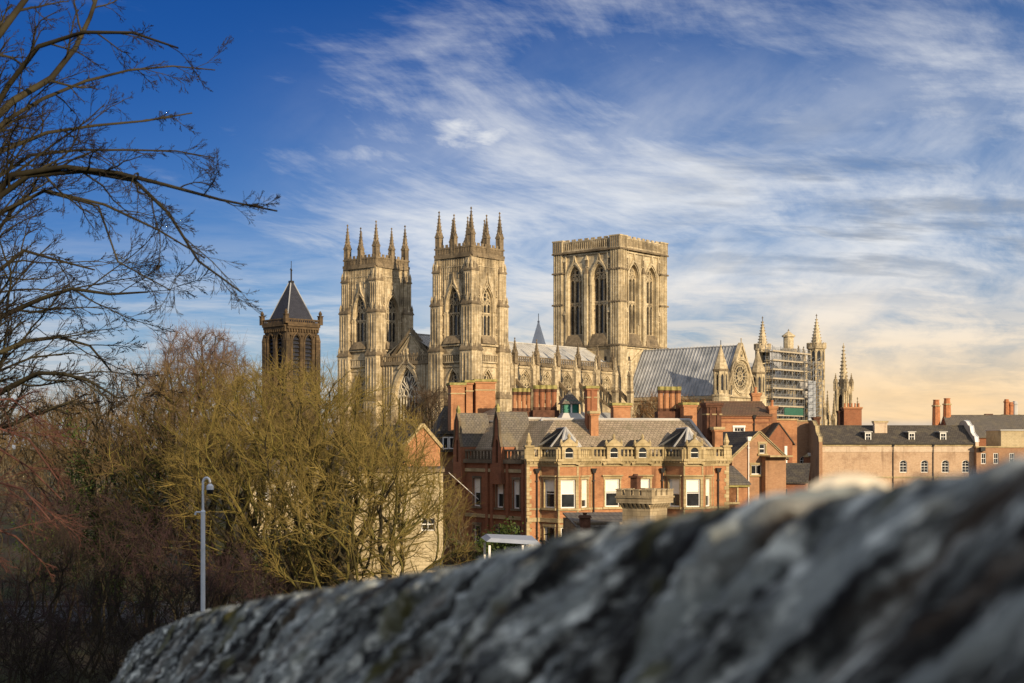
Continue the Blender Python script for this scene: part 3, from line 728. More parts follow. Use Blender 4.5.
            for k in range(8):
                t = k * math.pi / 4 + math.pi / 8
                mb.rod((1.68 * math.cos(t), 1.68 * math.sin(t), 22.6), (1.68 * math.cos(t), 1.68 * math.sin(t), 28.2), .13, n=5)
                mb.fr((0, 0, 0, k * math.pi / 4)); mb.poly(arch(0, .62, 23.6, 27.4, 1.1, 4), -1.535, mat='leaded_glass'); mb.line(arch_line(0, .78, 27.6, 1.1, 4, 3.8), .12, -1.66, -1.5); mb.fr((0, 0, 0, 0))
            for i in range(6):
                z = 29.2 + i * .75; r_ = 1.8 * (34.2 - z) / 5.5; mb.ngon(0, 0, r_ + .06, z, r_ + .0, z + .14, mat='limestone_clean')
            mb.build('turret', TR, loc=(sg * (xg - .4), yc + q * (hw + 1.4), 0))
        # lead roof with rolls
        mb = MB(mat='lead')
        x0, x1 = hc - .5, xg - .1
        for q in (-1, 1):
            mb.face([(sg * x0, yc, zr - .3), (sg * x1, yc, zr - .3), (sg * x1, yc + q * (hw - .1), ze + .1), (sg * x0, yc + q * (hw - .1), ze + .1)])
            k = 0
            while x0 + .8 + k * .95 < x1:
                x = sg * (x0 + .8 + k * .95); k += 1
                A, B = (yc, zr - .3), (yc + q * (hw - .1), ze + .1)
                mb.fr8([(x - .09, A[0], A[1]), (x + .09, A[0], A[1]), (x + .09, B[0], B[1]), (x - .09, B[0], B[1])],
                       [(x - .05, A[0] + q * .14, A[1] + .05), (x + .05, A[0] + q * .14, A[1] + .05), (x + .05, B[0] + q * .14, B[1] + .05), (x - .05, B[0] + q * .14, B[1] + .05)])
                if q < 0: mb.ngon(x, yc, .13, zr - .3, .13, zr + .12, 6, 'lead_pale')
        mb.box(min(sg * x0, sg * x1), max(sg * x0, sg * x1), yc - .15, yc + .15, zr - .35, zr - .08)
        mb.build('transept_roof', root)

    # ---- choir and east end
    ya, yb = yc + hc, 160.0; zr = 35.0
    mb = MB(mat='limestone'); L = (yb - ya) / 2; nb2 = 9; b2 = 2 * L / nb2
    for sg in (-1, 1):
        a = sg * math.pi / 2; mb.fr((sg * g0, (ya + yb) / 2, 0, a))
        mb.poly(rect(-L, L, 0, 30), 0, [arch(-L + b2 * (k + .5), 4.8, 19, 28.4, .95, 6) for k in range(nb2)], .6)
        mb.box(-L, L, -.4, .05, 29.4, 30.2, 'limestone_sooty')
        for k in range(nb2 + 1): u = min(max(-L + b2 * k, -L + .6), L - .6); mb.box(u - .6, u + .6, -.9, .02, 0, 29.4)
        mb.fr((sg * 15.5, (ya + yb) / 2, 0, a)); mb.poly(rect(-L, L, 0, 17), 0, [arch(-L + b2 * (k + .5), 4.6, 5, 14.6, .95, 6) for k in range(nb2)], .6)
        mb.box(-L, L, -.35, .05, 16.4, 17.1); mb.face([(-L, 0, 16.8), (L, 0, 16.8), (L, 6.3, 19), (-L, 6.3, 19)], 'lead')
        for k in range(nb2 + 1): u = min(max(-L + b2 * k, -L + .8), L - .8); mb.box(u - .8, u + .8, -1.6, .02, 0, 17.5); mb.frus(u, -.8, .8, .8, 17.5, .1, .1, 24, 'limestone_sooty')
    mb.fr((0, yb, 0, math.pi)); mb.poly([(-15.5, 0), (15.5, 0), (15.5, 17), (9.2, 30), (0, 36), (-9.2, 30), (-15.5, 17)], 0)
    mb.fr((0, 0, 0, 0))
    CH = mb.build('choir', root)
    wn = gothic_window(4.7, 9.3, 4, (.5,), .95, .2, 'limestone')
    for k in range(nb2): link('choir_window', wn, CH, (g0 - .55, ya + b2 * (k + .5), 19.02), math.pi / 2)
    for k in range(nb2 + 1): link('pinnacle', pn, CH, (g0 + .5, min(ya + b2 * k + .3, yb - .6), 30.0))
    mb = MB(mat='lead')
    for sg in (-1, 1):
        mb.face([(0, ya, zr), (0, yb, zr), (sg * 9, yb, 30.3), (sg * 9, ya, 30.3)])
        for k in range(int((yb - ya) / 1.3)):
            y = ya + .6 + k * 1.3; mb.fr8([(0, y - .08, zr), (sg * 9, y - .08, 30.3), (sg * 9, y + .08, 30.3), (0, y + .08, zr)], [(0, y - .03, zr + .13), (sg * 9, y - .03, 30.43), (sg * 9, y + .03, 30.43), (0, y + .03, zr + .13)])
    mb.box(-.2, .2, ya, yb, zr - .02, zr + .25)
    mb.build('choir_roof', root)
    # tall octagonal spired turrets along the choir and at its east corner
    def spire(px, x, tip, crown, rad, name='spire_turret', stub=False):
        y = M.d(px, x); Z = lambda py: M.z(py, x, y)
        zt, zc = Z(tip), Z(crown); mb = MB(mat='limestone_clean')
        mb.ngon(0, 0, rad, 0, rad, zc); mb.ngon(0, 0, rad * 1.25, zc - .9, rad * 1.32, zc - .3, mat='limestone')
        for k in range(8):
            t = k * math.pi / 4 + math.pi / 8
            mb.rod((rad * 1.02 * math.cos(t), rad * 1.02 * math.sin(t), 8), (rad * 1.02 * math.cos(t), rad * 1.02 * math.sin(t), zc - .8), rad * .09, n=5)
            mb.fr((0, 0, 0, k * math.pi / 4)); w_ = rad * .42; dd = -rad * .925
            for zz in (zc - 4.6, zc - 10.2): mb.poly(arch(0, w_, zz, zz + 3.2, 1.1, 4), dd - .012, mat='leaded_glass'); mb.line(arch_line(0, w_ * 1.3, zz + 3.5, 1.1, 4, 3), .12, dd - .16, dd + .05)
            mb.box(-rad * .34, -rad * .1, dd * 1.3 - .1, dd * 1.3 + .3, zc - .3, zc + .9, 'limestone'); mb.box(rad * .1, rad * .34, dd * 1.3 - .1, dd * 1.3 + .3, zc - .3, zc + .9, 'limestone'); mb.box(-rad * .5, rad * .5, dd * 1.3, dd * 1.3 + .25, zc - .3, zc + .35, 'limestone')
            mb.fr((0, 0, 0, 0))
        for z in (zc - 6, zc - 12, zc - 18):
            if z > 6: mb.ngon(0, 0, rad * 1.13, z, rad * 1.08, z + .4, mat='limestone')
        if not stub:
            mb.ngon(0, 0, rad * .74, zc - .2, .12, zt - .8)
            nc = 9
            for i in range(nc):
                t = (i + .5) / nc; z = zc + (zt - .8 - zc) * t; r_ = rad * .74 * (1 - t) + .12 * t
                for k in range(4): q = k * math.pi / 2 + math.pi / 8; mb.frus((r_ + .06) * math.cos(q), (r_ + .06) * math.sin(q), .1, .1, z, .16, .16, z + .3, 'limestone')
        else:
            mb.ngon(0, 0, rad * .8, zc, rad * .8, zt - 1.8); mb.ngon(0, 0, rad * 1.05, zt - 1.8, rad * 1.05, zt - 1.3); mb.ngon(0, 0, rad * .95, zt - 1.3, .1, zt)
        mb.box(-.07, .07, -.07, .07, zt - 1, zt + .6, 'limestone_sooty'); mb.box(-.3, .3, -.06, .06, zt + .1, zt + .25, 'limestone_sooty')
        o = mb.build(name, root, loc=(x, y, 0)); return o, y
    spire(762.5, 13.5, 318.5, 347, 1.9)
    o, y = spire(816.5, 17.0, 316, 346, 2.25)
    tip = pinnacle_mesh(1.1, 8.5, .45, 'limestone', 5)
    for q, (dx, dy, z) in enumerate(((2.3, -3.2, 24.0), (3.4, -2.0, 18.0), (-1.5, -4.2, 30.0), (-1.0, -6.4, 30.5), (-1.2, -8.6, 31), (-4, -.5, 31.5), (-6, -.2, 32))):
        link('pinnacle', tip, CH, (17 + dx, y + dy, z))
    for dx, dy, z in ((2.3, -3.2, 24.0), (3.4, -2.0, 18.0)):
        b = MB(mat='limestone'); b.cbox(0, 0, .8, .8, 0, z + .02); b.build('buttress_pier', CH, loc=(17 + dx, y + dy, 0))
    spire(788.5, 9.5, 331, 352, 1.9, 'east_bellcote', True)
    # chapter house beyond the nave: pale leaded cone
    mb = MB(mat='limestone'); mb.ngon(0, 0, 9.2, 0, 9.2, 24); mb.ngon(0, 0, 9.5, 24, 9.5, 25, mat='limestone_sooty'); mb.ngon(0, 0, 6.6, 25, .15, 45.9, mat='white_lead'); mb.ngon(0, 0, .35, 45.7, .3, 46.1, mat='lead'); mb.box(-.06, .06, -.06, .06, 46, 48.2, 'black_iron')
    mb.build('chapter_house', root, loc=(-36.5, M.d(538.5, -36.5), 0))
    return root
cathedral()

# ---- detached looking pinnacled turret further along to the right
def lady_turret():
    D = 438.0; X = (843.5 - 512) / F * D; Z = lambda py: EYE + (HY - py) / F * D
    t = thing('pinnacled_turret', 'slender crocketed stone spire rising from a cluster of pinnacles, at far right of the cathedral', 'spire', (X, D, 0), R(-40))
    mb = MB(mat='limestone_clean'); zb, zs, zt = Z(426), Z(386), Z(346)
    mb.cbox(0, 0, 1.9, 1.9, 0, zs - 1); mb.frus(0, 0, 2.0, 2.0, zs - 1, 1.9, 1.9, zs - .2, 'limestone')
    for k in range(4):
        mb.fr((0, 0, 0, k * math.pi / 2)); mb.poly(arch(0, 1.3, zb - 2, zs - 2.6, 1.1, 5), -1.915, mat='leaded_glass'); mb.line(arch_line(0, 1.6, zs - 2.2, 1.1, 5, 5), .2, -2.05, -1.88)
        for u in (-1.1, 1.1): mb.box(u - .25, u + .25, -2.3, -1.88, 4, zs - 1)
    mb.fr((0, 0, 0, 0)); mb.build('turret_shaft', t)
    mb = MB(mat='limestone_clean'); mb.ngon(0, 0, 1.35, zs - .2, .1, zt)
    for i in range(11):
        q = (i + .5) / 11; z = zs + (zt - zs) * q; r_ = 1.3 * (1 - q) + .1
        for k in range(4): a = k * math.pi / 2 + math.pi / 8; mb.frus((r_ + .05) * math.cos(a), (r_ + .05) * math.sin(a), .12, .12, z, .2, .2, z + .4, 'limestone')
    mb.box(-.3, .3, -.06, .06, zt, zt + .2); mb.box(-.07, .07, -.07, .07, zt - .4, zt + .9)
    mb.build('spire', t)
    pm = pinnacle_mesh(1.0, 5.5, .5, 'limestone', 4); pl = pinnacle_mesh(1.3, 17.0, .55, 'limestone', 7)
    for sx, sy in ((1, 1), (1, -1), (-1, 1), (-1, -1)): link('pinnacle', pm, t, (sx * 1.75, sy * 1.75, zs - 1.6))
    for sx, sy, z in ((-4.2, -2.4, zb - 6), (-1.0, -4.2, zb - 7), (2.4, 4.6, zb - 8)):
        b = MB(mat='limestone'); b.cbox(0, 0, .75, .75, 0, z + .03); p = b.build('buttress_pier', t, loc=(sx, sy, 0)); link('pinnacle', pl, p, (0, 0, z))
lady_turret()

# ------------------------------------------------------------------ scaffolding on the choir
def scaffold():
    x0, x1 = 17.2, 19.4
    ya, yb = M.d(769, 18.3), M.d(807, 18.3)
    root = thing('scaffolding', 'tall steel scaffolding with plank decks and green netting against the cathedral choir', 'scaffolding', (M.ox, M.oy, 0), M.yaw)
    zs = [M.z(py, 18.3, (ya + yb) / 2) for py in (425, 416, 407, 398.5, 389.5, 380, 371, 362, 353)]
    std = MB(mat='steel'); ny = 15
    ys = [ya + (yb - ya) * k / (ny - 1) for k in range(ny)]
    top = zs[-1]
    for y in ys:
        for x in (x0, x1): std.rod((x, y, 0), (x, y, top + 1.6 - (.9 if (int(y * 7) % 3) else 0)), .085, n=4)
    for z in zs:
        for x in (x0, x1):
            for dz in (0, .55, 1.1): std.rod((x, ya, z + dz), (x, yb, z + dz), .06, n=4)
    for i in range(0, ny - 1, 2):
        for j in range(len(zs) - 1): std.rod((x1 + .1, ys[i], zs[j]), (x1 + .1, ys[min(i + 2, ny - 1)], zs[j + 1]), .06, n=4)
    std.build('frame', root)
    for z in zs:
        d = MB(mat='boards'); d.box(x0 - .2, x1 + .25, ya - .3, yb + .3, z - .12, z); d.box(x1 + .12, x1 + .18, ya, yb, z, z + .3); d.build('deck', root)
    n = MB(mat='green_net'); n.box(x1 + .22, x1 + .27, ys[4], ys[11], zs[1] + .2, zs[2] - .3); n.build('safety_net', root)
    # a sheeted hoist tower in front
    t = MB(mat='steel'); yt0, yt1 = ys[11], ys[-1] + .8; xa, xb = x1 + .6, x1 + 3.4
    for x in (xa, xb):
        for y in (yt0, (yt0 + yt1) / 2, yt1): t.rod((x, y, 0), (x, y, zs[-2] + .5), .1, n=4)
    k = 0; z = 2.0
    while z < zs[-2]:
        for x in (xa, xb): t.rod((x, yt0, z), (x, yt1, z), .07, n=4); t.rod((x, yt0, z), (x, yt1, z + 1.9), .06, n=4)
        for y in (yt0, yt1): t.rod((xa, y, z), (xb, y, z), .07, n=4); t.rod((xa, y, z), (xb, y, z + 1.9), .06, n=4)
        z += 1.9
    t.build('hoist_tower', root)
    s = MB(mat='sheeting'); s.box(xa + .9, xa + 1.0, yt0 + .4, yt1 - .4, 0, zs[-4]); s.build('sheeting', root)
    r = MB(mat='lead_pale'); r.face([(x0 - 4, ya - 1, top + .2), (x0 - 4, yb, top + .2), (x1 + .4, yb, top - .6), (x1 + .4, ya - 1, top - .6)]); r.build('roof_sheet', root)
scaffold()

# ------------------------------------------------------------------ church tower on the left
def church():
    D = 220.0; X = (287 - 512) / F * D; Z = lambda py: EYE + (HY - py) / F * D
    t = thing('church_tower', 'brown stone church tower with a dark slate pyramid roof rising behind bare trees', 'church tower', (X, D + 4.2, 0), R(-46))
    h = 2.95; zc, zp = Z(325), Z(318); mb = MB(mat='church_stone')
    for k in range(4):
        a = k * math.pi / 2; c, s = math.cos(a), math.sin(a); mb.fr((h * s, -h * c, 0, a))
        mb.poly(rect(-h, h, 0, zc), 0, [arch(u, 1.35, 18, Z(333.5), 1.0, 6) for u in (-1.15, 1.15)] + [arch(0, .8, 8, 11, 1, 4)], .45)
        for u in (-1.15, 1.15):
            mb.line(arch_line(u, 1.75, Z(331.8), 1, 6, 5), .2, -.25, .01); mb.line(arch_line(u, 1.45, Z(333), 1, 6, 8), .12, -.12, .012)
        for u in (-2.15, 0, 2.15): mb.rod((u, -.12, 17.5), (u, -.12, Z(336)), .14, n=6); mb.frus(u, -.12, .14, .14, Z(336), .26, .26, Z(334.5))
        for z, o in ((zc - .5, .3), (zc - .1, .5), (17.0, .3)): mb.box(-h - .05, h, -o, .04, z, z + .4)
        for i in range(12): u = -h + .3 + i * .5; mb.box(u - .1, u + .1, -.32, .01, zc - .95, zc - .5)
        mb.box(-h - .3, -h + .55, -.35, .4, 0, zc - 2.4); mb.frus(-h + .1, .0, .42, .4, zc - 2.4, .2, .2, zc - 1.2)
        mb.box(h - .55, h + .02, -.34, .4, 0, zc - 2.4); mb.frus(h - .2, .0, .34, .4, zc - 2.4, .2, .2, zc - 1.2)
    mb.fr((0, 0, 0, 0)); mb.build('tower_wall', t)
    lv = MB(mat='church_slate')
    for i in range(16):
        z = i * .62; lv.fr8([(-.66, -.3, z), (.66, -.3, z), (.66, .0, z + .3), (-.66, .0, z + .3)], [(-.66, -.3, z + .08), (.66, -.3, z + .08), (.66, .0, z + .38), (-.66, .0, z + .38)])
    lv.box(-.68, .68, .02, .06, 0, 10.2, 'black_iron'); me = None
    for k in range(4):
        a = k * math.pi / 2; c, s = math.cos(a), math.sin(a); r = h - .42
        for u in (-1.15, 1.15):
            loc = (u * c + r * s, u * s - r * c, 18.2)
            if me is None: o = lv.build('louvred_window', t, loc=loc, rz=a); me = o.data
            else: link('louvred_window', me, t, loc, a)
    mb = MB(mat='church_stone')
    for k in range(4):
        a = k * math.pi / 2; c, s = math.cos(a), math.sin(a); mb.fr((h * s, -h * c, 0, a))
        mb.box(-h - .5, h + .2, -.5, -.2, zc + .3, zc + .55); mb.box(-h - .48, h + .18, -.46, -.24, zp - .2, zp)
        for i in range(16): u = -h - .1 + i * .4; mb.box(u - .07, u + .07, -.4, -.3, zc + .55, zp - .2)
    mb.fr((0, 0, 0, 0)); mb.cbox(0, 0, h + .3, h + .3, zc + .26, zc + .34); mb.build('parapet', t)
    pf = MB(mat='church_stone'); pf.cbox(0, 0, .3, .3, 0, 1.3); pf.frus(0, 0, .38, .38, 1.3, .38, .38, 1.45); pf.ngon(0, 0, .2, 1.45, .3, 1.8); pf.ngon(0, 0, .3, 1.8, .08, 2.2); me = None
    for sx, sy in ((1, 1), (1, -1), (-1, 1), (-1, -1)):
        loc = (sx * (h + .3), sy * (h + .3), zc + .3)
        if me is None: o = pf.build('corner_finial', t, loc=loc); me = o.data
        else: link('corner_finial', me, t, loc)
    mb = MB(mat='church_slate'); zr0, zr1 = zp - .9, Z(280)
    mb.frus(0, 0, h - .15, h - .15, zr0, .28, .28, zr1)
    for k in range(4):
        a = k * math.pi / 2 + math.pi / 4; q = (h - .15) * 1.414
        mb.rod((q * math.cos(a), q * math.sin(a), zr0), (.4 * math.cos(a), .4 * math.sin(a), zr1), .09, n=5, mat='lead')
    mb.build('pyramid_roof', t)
    mb = MB(mat='black_iron'); mb.cbox(0, 0, .32, .32, zr1 - .02, zr1 + .35); mb.rod((0, 0, zr1), (0, 0, Z(257.5)), .05, n=5)
    for sg in (-1, 1): mb.rod((sg * .3, -sg * .3, zr1 + .3), (sg * .3, -sg * .3, Z(266)), .05, n=5); mb.ngon(sg * .3, -sg * .3, .14, Z(267), .02, Z(265))
    mb.rod((-.45, .45, zr1 + 1.2), (.45, -.45, zr1 + 1.2), .03, n=4); mb.build('weathervane', t)
church()
# ------------------------------------------------------------------ sash windows shared by the houses
def sash_mesh(w, h, nx, ny, arched=False, fw=.09, frame='white_paint', blind=0.0, bar=.035, rail=True):
    key = ('sash', w, h, nx, ny, arched, fw, frame, blind, bar)
    if key in CACHE: return CACHE[key]
    out = []
    mb = MB(mat=frame)
    top = arch(0, w, 0, h, .5, 6) if arched else rect(-w / 2, w / 2, 0, h)
    inner = arch(0, w - 2 * fw, fw, h - fw, .5, 6) if arched else rect(-w / 2 + fw, w / 2 - fw, fw, h - fw)
    mb.poly(top, -.03, [inner], .09)
    if rail: mb.box(-w / 2 + fw * .8, w / 2 - fw * .8, -.015, .05, h * .5 - .03, h * .5 + .03)
    for i in range(1, nx): u = -w / 2 + fw + (w - 2 * fw) * i / nx; mb.box(u - bar / 2, u + bar / 2, -.005, .048, fw * .8, h - fw * .8 - (.2 if arched else 0))
    for j in range(1, ny):
        if rail and ny % 2 == 0 and j == ny // 2: continue
        z = fw + (h - 2 * fw) * j / ny; mb.box(-w / 2 + fw * .8, w / 2 - fw * .8, -.004, .047, z - bar / 2, z + bar / 2)
    out.append(('window', mb))
    p = MB(mat='glass'); p.poly(top, .052); out.append(('pane', p))
    if blind:
        b = MB(mat='blind'); b.box(-w / 2 + fw * .9, w / 2 - fw * .9, .035, .045, h * (1 - blind), h - fw * .8); out.append(('blind', b))
    res = []
    for nm, m in out:
        me = bpy.data.meshes.new(nm); me.from_pydata(m.v, [], m.f)
        for q in m.mats: me.materials.append(MATS[q])
        me.polygons.foreach_set('material_index', m.fm); res.append((nm, me))
    CACHE[key] = res; return res
def put_window(parent, frame, u, d, z, res, extra=()):
    """frame (ou, od, oz, a) inside the building; the sash stands d behind the face"""
    c, s = math.cos(frame[3]), math.sin(frame[3])
    loc = (frame[0] + u * c - d * s, frame[1] + u * s + d * c, frame[2] + z)
    wdw = link(res[0][0], res[0][1], parent, loc, frame[3])
    for nm, me in res[1:]: link(nm, me, wdw)
    for nm, me in extra: link(nm, me, wdw)
    return wdw
def mk(name, mb):
    me = bpy.data.meshes.new(name); me.from_pydata(mb.v, [], mb.f)
    for q in mb.mats: me.materials.append(MATS[q])
    me.polygons.foreach_set('material_index', mb.fm); return me
def surround(w, h, mat='sandstone_trim', hood=True, d=.14):
    key = ('sur', w, h, mat, hood)
    if key not in CACHE:
        mb = MB(mat=mat)
        for sg in (-1, 1): mb.box(min(sg * (w / 2 + .003), sg * (w / 2 + .11)), max(sg * (w / 2 + .003), sg * (w / 2 + .11)), -d - .03, .0, .0, h)
        mb.box(-w / 2 - .2, w / 2 + .2, -d - .12, .0, -.16, -.003); mb.box(-w / 2 - .16, w / 2 + .16, -d - .05, .0, h + .003, h + .2)
        if hood: mb.box(-w / 2 - .24, w / 2 + .24, -d - .16, -.02, h + .2, h + .3)
        CACHE[key] = mk('surround', mb)
    return ('surround', CACHE[key])
def drain(parent, frame, u, z0, z1, mat='black_iron', name='drainpipe'):
    mb = MB(frame, mat); mb.rod((u, -.1, z0), (u, -.1, z1), .055, n=6); mb.frus(u, -.13, .1, .1, z1, .2, .16, z1 + .35)
    for z in (z0 + 1, z1 - .6): mb.box(u - .1, u + .1, -.17, -.0, z, z + .06)
    mb.build(name, parent)
def chimney(parent, u, d, z0, z1, w, dp, mat='orange_brick', cap='lichen_cap', pots=0, band=True, name='chimney', ribs=0):
    mb = MB((0, 0, 0, 0), mat)
    mb.cbox(u, d, w / 2, dp / 2, z0, z1 - .35); mb.cbox(u, d, w / 2 + .08, dp / 2 + .08, z1 - .35, z1 - .2); mb.cbox(u, d, w / 2 + .14, dp / 2 + .14, z1 - .2, z1, cap)
    if band: mb.cbox(u, d, w / 2 + .05, dp / 2 + .05, z1 - .95, z1 - .85, 'sandstone_trim')
    for i in range(ribs): x = u - w / 2 + w * (i + .5) / ribs; mb.box(x - .1, x + .1, d - dp / 2 - .09, d - dp / 2 + .01, z0 + .3, z1 - .36)
    o = mb.build(name, parent)
    for i in range(pots):
        p = MB(mat='terracotta'); x = u - w / 2 + w * (i + .5) / pots
        p.ngon(x, d, .16, z1 - .01, .12, z1 + .5); p.ngon(x, d, .16, z1 + .5, .16, z1 + .6); p.build('chimney_pot', o)
    return o
def shafts(parent, u0, u1, d, z0, z1, n, mat='orange_brick', sooty=False):
    """a row of tall octagonal brick flues on one plinth"""
    base = MB(mat='sooty_brick'); base.box(u0 - .1, u1 + .1, d - .45, d + .45, z0, z0 + .55)
    o = base.build('chimney', parent)
    st = (u1 - u0) / n
    for i in range(n):
        u = u0 + st * (i + .5); r = st * .44; m = MB(mat=mat if not sooty else 'red_brick')
        m.ngon(u, d, r * 1.12, z0 + .55, r * 1.12, z0 + .8, mat='sooty_brick'); m.ngon(u, d, r, z0 + .8, r, z1 - .55); m.ngon(u, d, r * 1.12, z1 - .55, r * 1.16, z1 - .3, mat='sooty_brick'); m.ngon(u, d, r * 1.22, z1 - .3, r * 1.22, z1, mat='lichen_cap')
        m.build('flue', o)
    return o

# ------------------------------------------------------------------ the large brick house with bays
def brick_house():
    yaw = R(12.0)
    B = Fr((527 - 512) / F * 105, 105, yaw)
    U, Z = B.u, B.z
    root = thing('brick_house', 'large orange brick house with stone balustrade, two canted bays and grey stone tiled roof', 'house', (B.ox, B.oy, 0), yaw)
    u1 = U(728.5); zcor = Z(461, 5); zpt = Z(447, 5); zpb = Z(456.5, 5)
    zh, zsill = Z(479, 5), Z(507, 5); gh, gs = Z(525.5, 5), Z(525.5, 5) - 2.3
    ww = 1.12; wh = zh - zsill
    b1, b2 = U(540.5), U(664.5)     # left foot of each bay
    cant, fw_, ca = 2.0, 1.45, R(62)
    bp = cant * math.sin(ca); bl = cant * math.cos(ca); ca2 = R(50); cant2 = bp / math.sin(ca2); bl2 = cant2 * math.cos(ca2)
    bw_ = bl + bl2 + fw_
    FR0 = (0, 0, 0, 0)
    # --- walls
    def ops(us): return [rect(u - ww / 2, u + ww / 2, zsill, zh) for u in us] + [rect(u - ww / 2, u + ww / 2, gs, gh) for u in us]
    mid = [U(612.5), U(643)]
    wl = MB(mat='orange_brick'); wl.fr(FR0)
    dep = 13.0
    wl.poly(rect(0, b1, 0, zcor), 0); wl.poly(rect(b1 + bw_, b2, 0, zcor), 0, ops(mid), .14, rmat='sandstone_trim'); wl.poly(rect(b2 + bw_, u1, 0, zcor), 0)
    wl.fr((0, 0, 0, -math.pi / 2)); wl.poly(rect(-dep, 0, 0, zcor), 0)
    wl.fr((u1, 0, 0, math.pi / 2)); wl.poly(rect(0, dep, 0, zcor), 0, [rect(4, 5.1, zsill, zh)], .14)
    wl.fr((u1, dep, 0, math.pi)); wl.poly(rect(0, u1, 0, zcor), 0)
    wl.fr(FR0)
    # string courses broken round the bays
    def strings(m, fr, a, b):
        m.fr(fr)
        m.box(a, b, -.12, .02, zsill - 1.05, zsill - .75, 'sandstone_trim'); m.box(a, b, -.06, .018, zh + .95, zh + 1.12, 'sandstone_trim')
        m.box(a, b, -.06, .016, zsill - .18, zsill - .04, 'sandstone_trim')
    strings(wl, FR0, 0, b1); strings(wl, FR0, b1 + bw_, b2); strings(wl, FR0, b2 + bw_, u1); strings(wl, (u1, 0, 0, math.pi / 2), 0, dep)
    wl.build('wall', root)
    # --- quoins
    for uu, sg, mat in ((0, 1, 'orange_brick'), (u1, -1, 'orange_brick')):
        q = MB(mat='sandstone_trim'); z = .2; k = 0
        while z < zcor - .4:
            L = .34 if k % 2 else .2
            a, b = (uu - .035, uu + L) if sg > 0 else (uu - L, uu + .035)
            q.box(a, b, -.035, .35 if k % 2 == 0 else .2, z, z + .27); z += .3; k += 1
        q.build('quoin', root)
    # --- bays
    sm = sash_mesh(ww, wh, 1, 2, blind=.46); sm2 = sash_mesh(ww, 2.3, 1, 2); smn = sash_mesh(.95, wh, 1, 2, blind=.9); smg = sash_mesh(.95, 2.3, 1, 2)
    sr, srg = surround(ww, wh), surround(ww, 2.3, hood=False)
    for bi, b0 in enumerate((b1, b2)):
        by = MB(mat='orange_brick')
        frs = [((b0, 0, 0, -ca), cant), ((b0 + bl, -bp, 0, 0), fw_), ((b0 + bl + fw_, -bp, 0, ca2), cant2)]
        for fr_, L in frs:
            by.fr(fr_); by.poly(rect(0, L, 0, zcor), 0, ops([L / 2]), .14, rmat='sandstone_trim'); strings(by, fr_, -.05, L + .05)
            by.box(-.04, .07, -.04, .1, 0, zcor, 'sandstone_trim'); by.box(L - .07, L + .04, -.04, .1, 0, zcor, 'sandstone_trim')
        bay = by.build('bay', root)
        for i, (fr_, L) in enumerate(frs):
            put_window(root, fr_, L / 2, .13, zsill, sash_mesh(ww, wh, 1, 2, blind=((.42, .50, .74), (.55, .46, .62))[bi][i]), (sr,)); put_window(root, fr_, L / 2, .13, gs, sm2, (srg,))
    for u in mid: put_window(root, FR0, u, .13, zsill, sm, (sr,)); put_window(root, FR0, u, .13, gs, sm2, (srg,))
    put_window(root, (u1, 0, 0, math.pi / 2), 4.55, .13, zsill, sm, (sr,))
    # --- cornice and balustrade following the bays
    path = [(0, 0), (b1, 0), (b1 + bl, -bp), (b1 + bl + fw_, -bp), (b1 + bw_, 0), (b2, 0), (b2 + bl, -bp), (b2 + bl + fw_, -bp), (b2 + bw_, 0), (u1, 0), (u1, dep)]
    GAPS = {(round(b1 + bl, 3), round(-bp, 3)): [fw_ / 2], (round(b2 + bl, 3), round(-bp, 3)): [fw_ / 2], (round(b1 + bw_, 3), 0): [U(613) - b1 - bw_, U(641.5) - b1 - bw_]}
    cn = MB(mat='sandstone_trim'); ba = MB(mat='sandstone_trim')
    for (a, b), (c, e) in zip(path, path[1:]):
        L = math.hypot(c - a, e - b); an = math.atan2(e - b, c - a)
        for m in (cn, ba): m.fr((a, b, 0, an))
        x = .12
        cn.box(-x * .3, L + x * .3, -.14, .3, zcor - .22, zcor - .12); cn.box(-x, L + x, -.34, .5, zcor - .001, zcor + .16); cn.box(-x * .6, L + x * .6, -.22, .3, zcor - .12, zcor)
        n = int(L / .28)
        for k in range(n): u = (k + .5) * L / n; cn.box(u - .05, u + .05, -.29, -.2, zcor - .13, zcor - .01)
        ba.box(-.05, L + .05, -.12, .2, zcor + .16, zpb); ba.box(-.08, L + .08, -.10, .22, zpt - .17, zpt)
        n = max(2, int(L / .3))
        gaps = [(gu - .62, gu + .62) for gu in GAPS.get((round(a, 3), round(b, 3)), ())]
        for k in range(n):
            u = (k + .5) * L / n
            if any(p < u < q for p, q in gaps): continue
            ba.ngon(u, .04, .075, zpb, .105, zpb + (zpt - .17 - zpb) * .35, 6); ba.ngon(u, .04, .105, zpb + (zpt - .17 - zpb) * .35, .05, zpt - .17, 6)
        for u in ([0, L] if L < 3 else [0, L / 3, 2 * L / 3, L]): ba.box(u - .2, u + .2, -.15, .21, zcor + .161, zpt - .171)
    cn.build('cornice', root); BA = ba.build('balustrade', root)
    fi = MB(mat='sandstone_trim'); fi.cbox(0, 0, .28, .28, 0, .9); fi.frus(0, 0, .36, .36, .9, .36, .36, 1.02); fi.ngon(0, 0, .14, 1.02, .24, 1.3); fi.ngon(0, 0, .24, 1.3, .04, 1.95)
    fme = mk('finial', fi)
    for u in (.15, u1 - .15): link('finial', fme, BA, (u, .1, zpt - .9))
    # --- stone dormer windows riding on the balustrade
    dm = MB(mat='sandstone_trim'); dw, dh = .72, .95
    dm.poly(rect(-.62, .62, -.5, 1.0), -.2, [arch(0, dw, .0, .9, .55, 5)], .16); dm.box(-.62, -.5, -.2, .6, -.5, 1.0); dm.box(.5, .62, -.2, .6, -.5, 1.0)
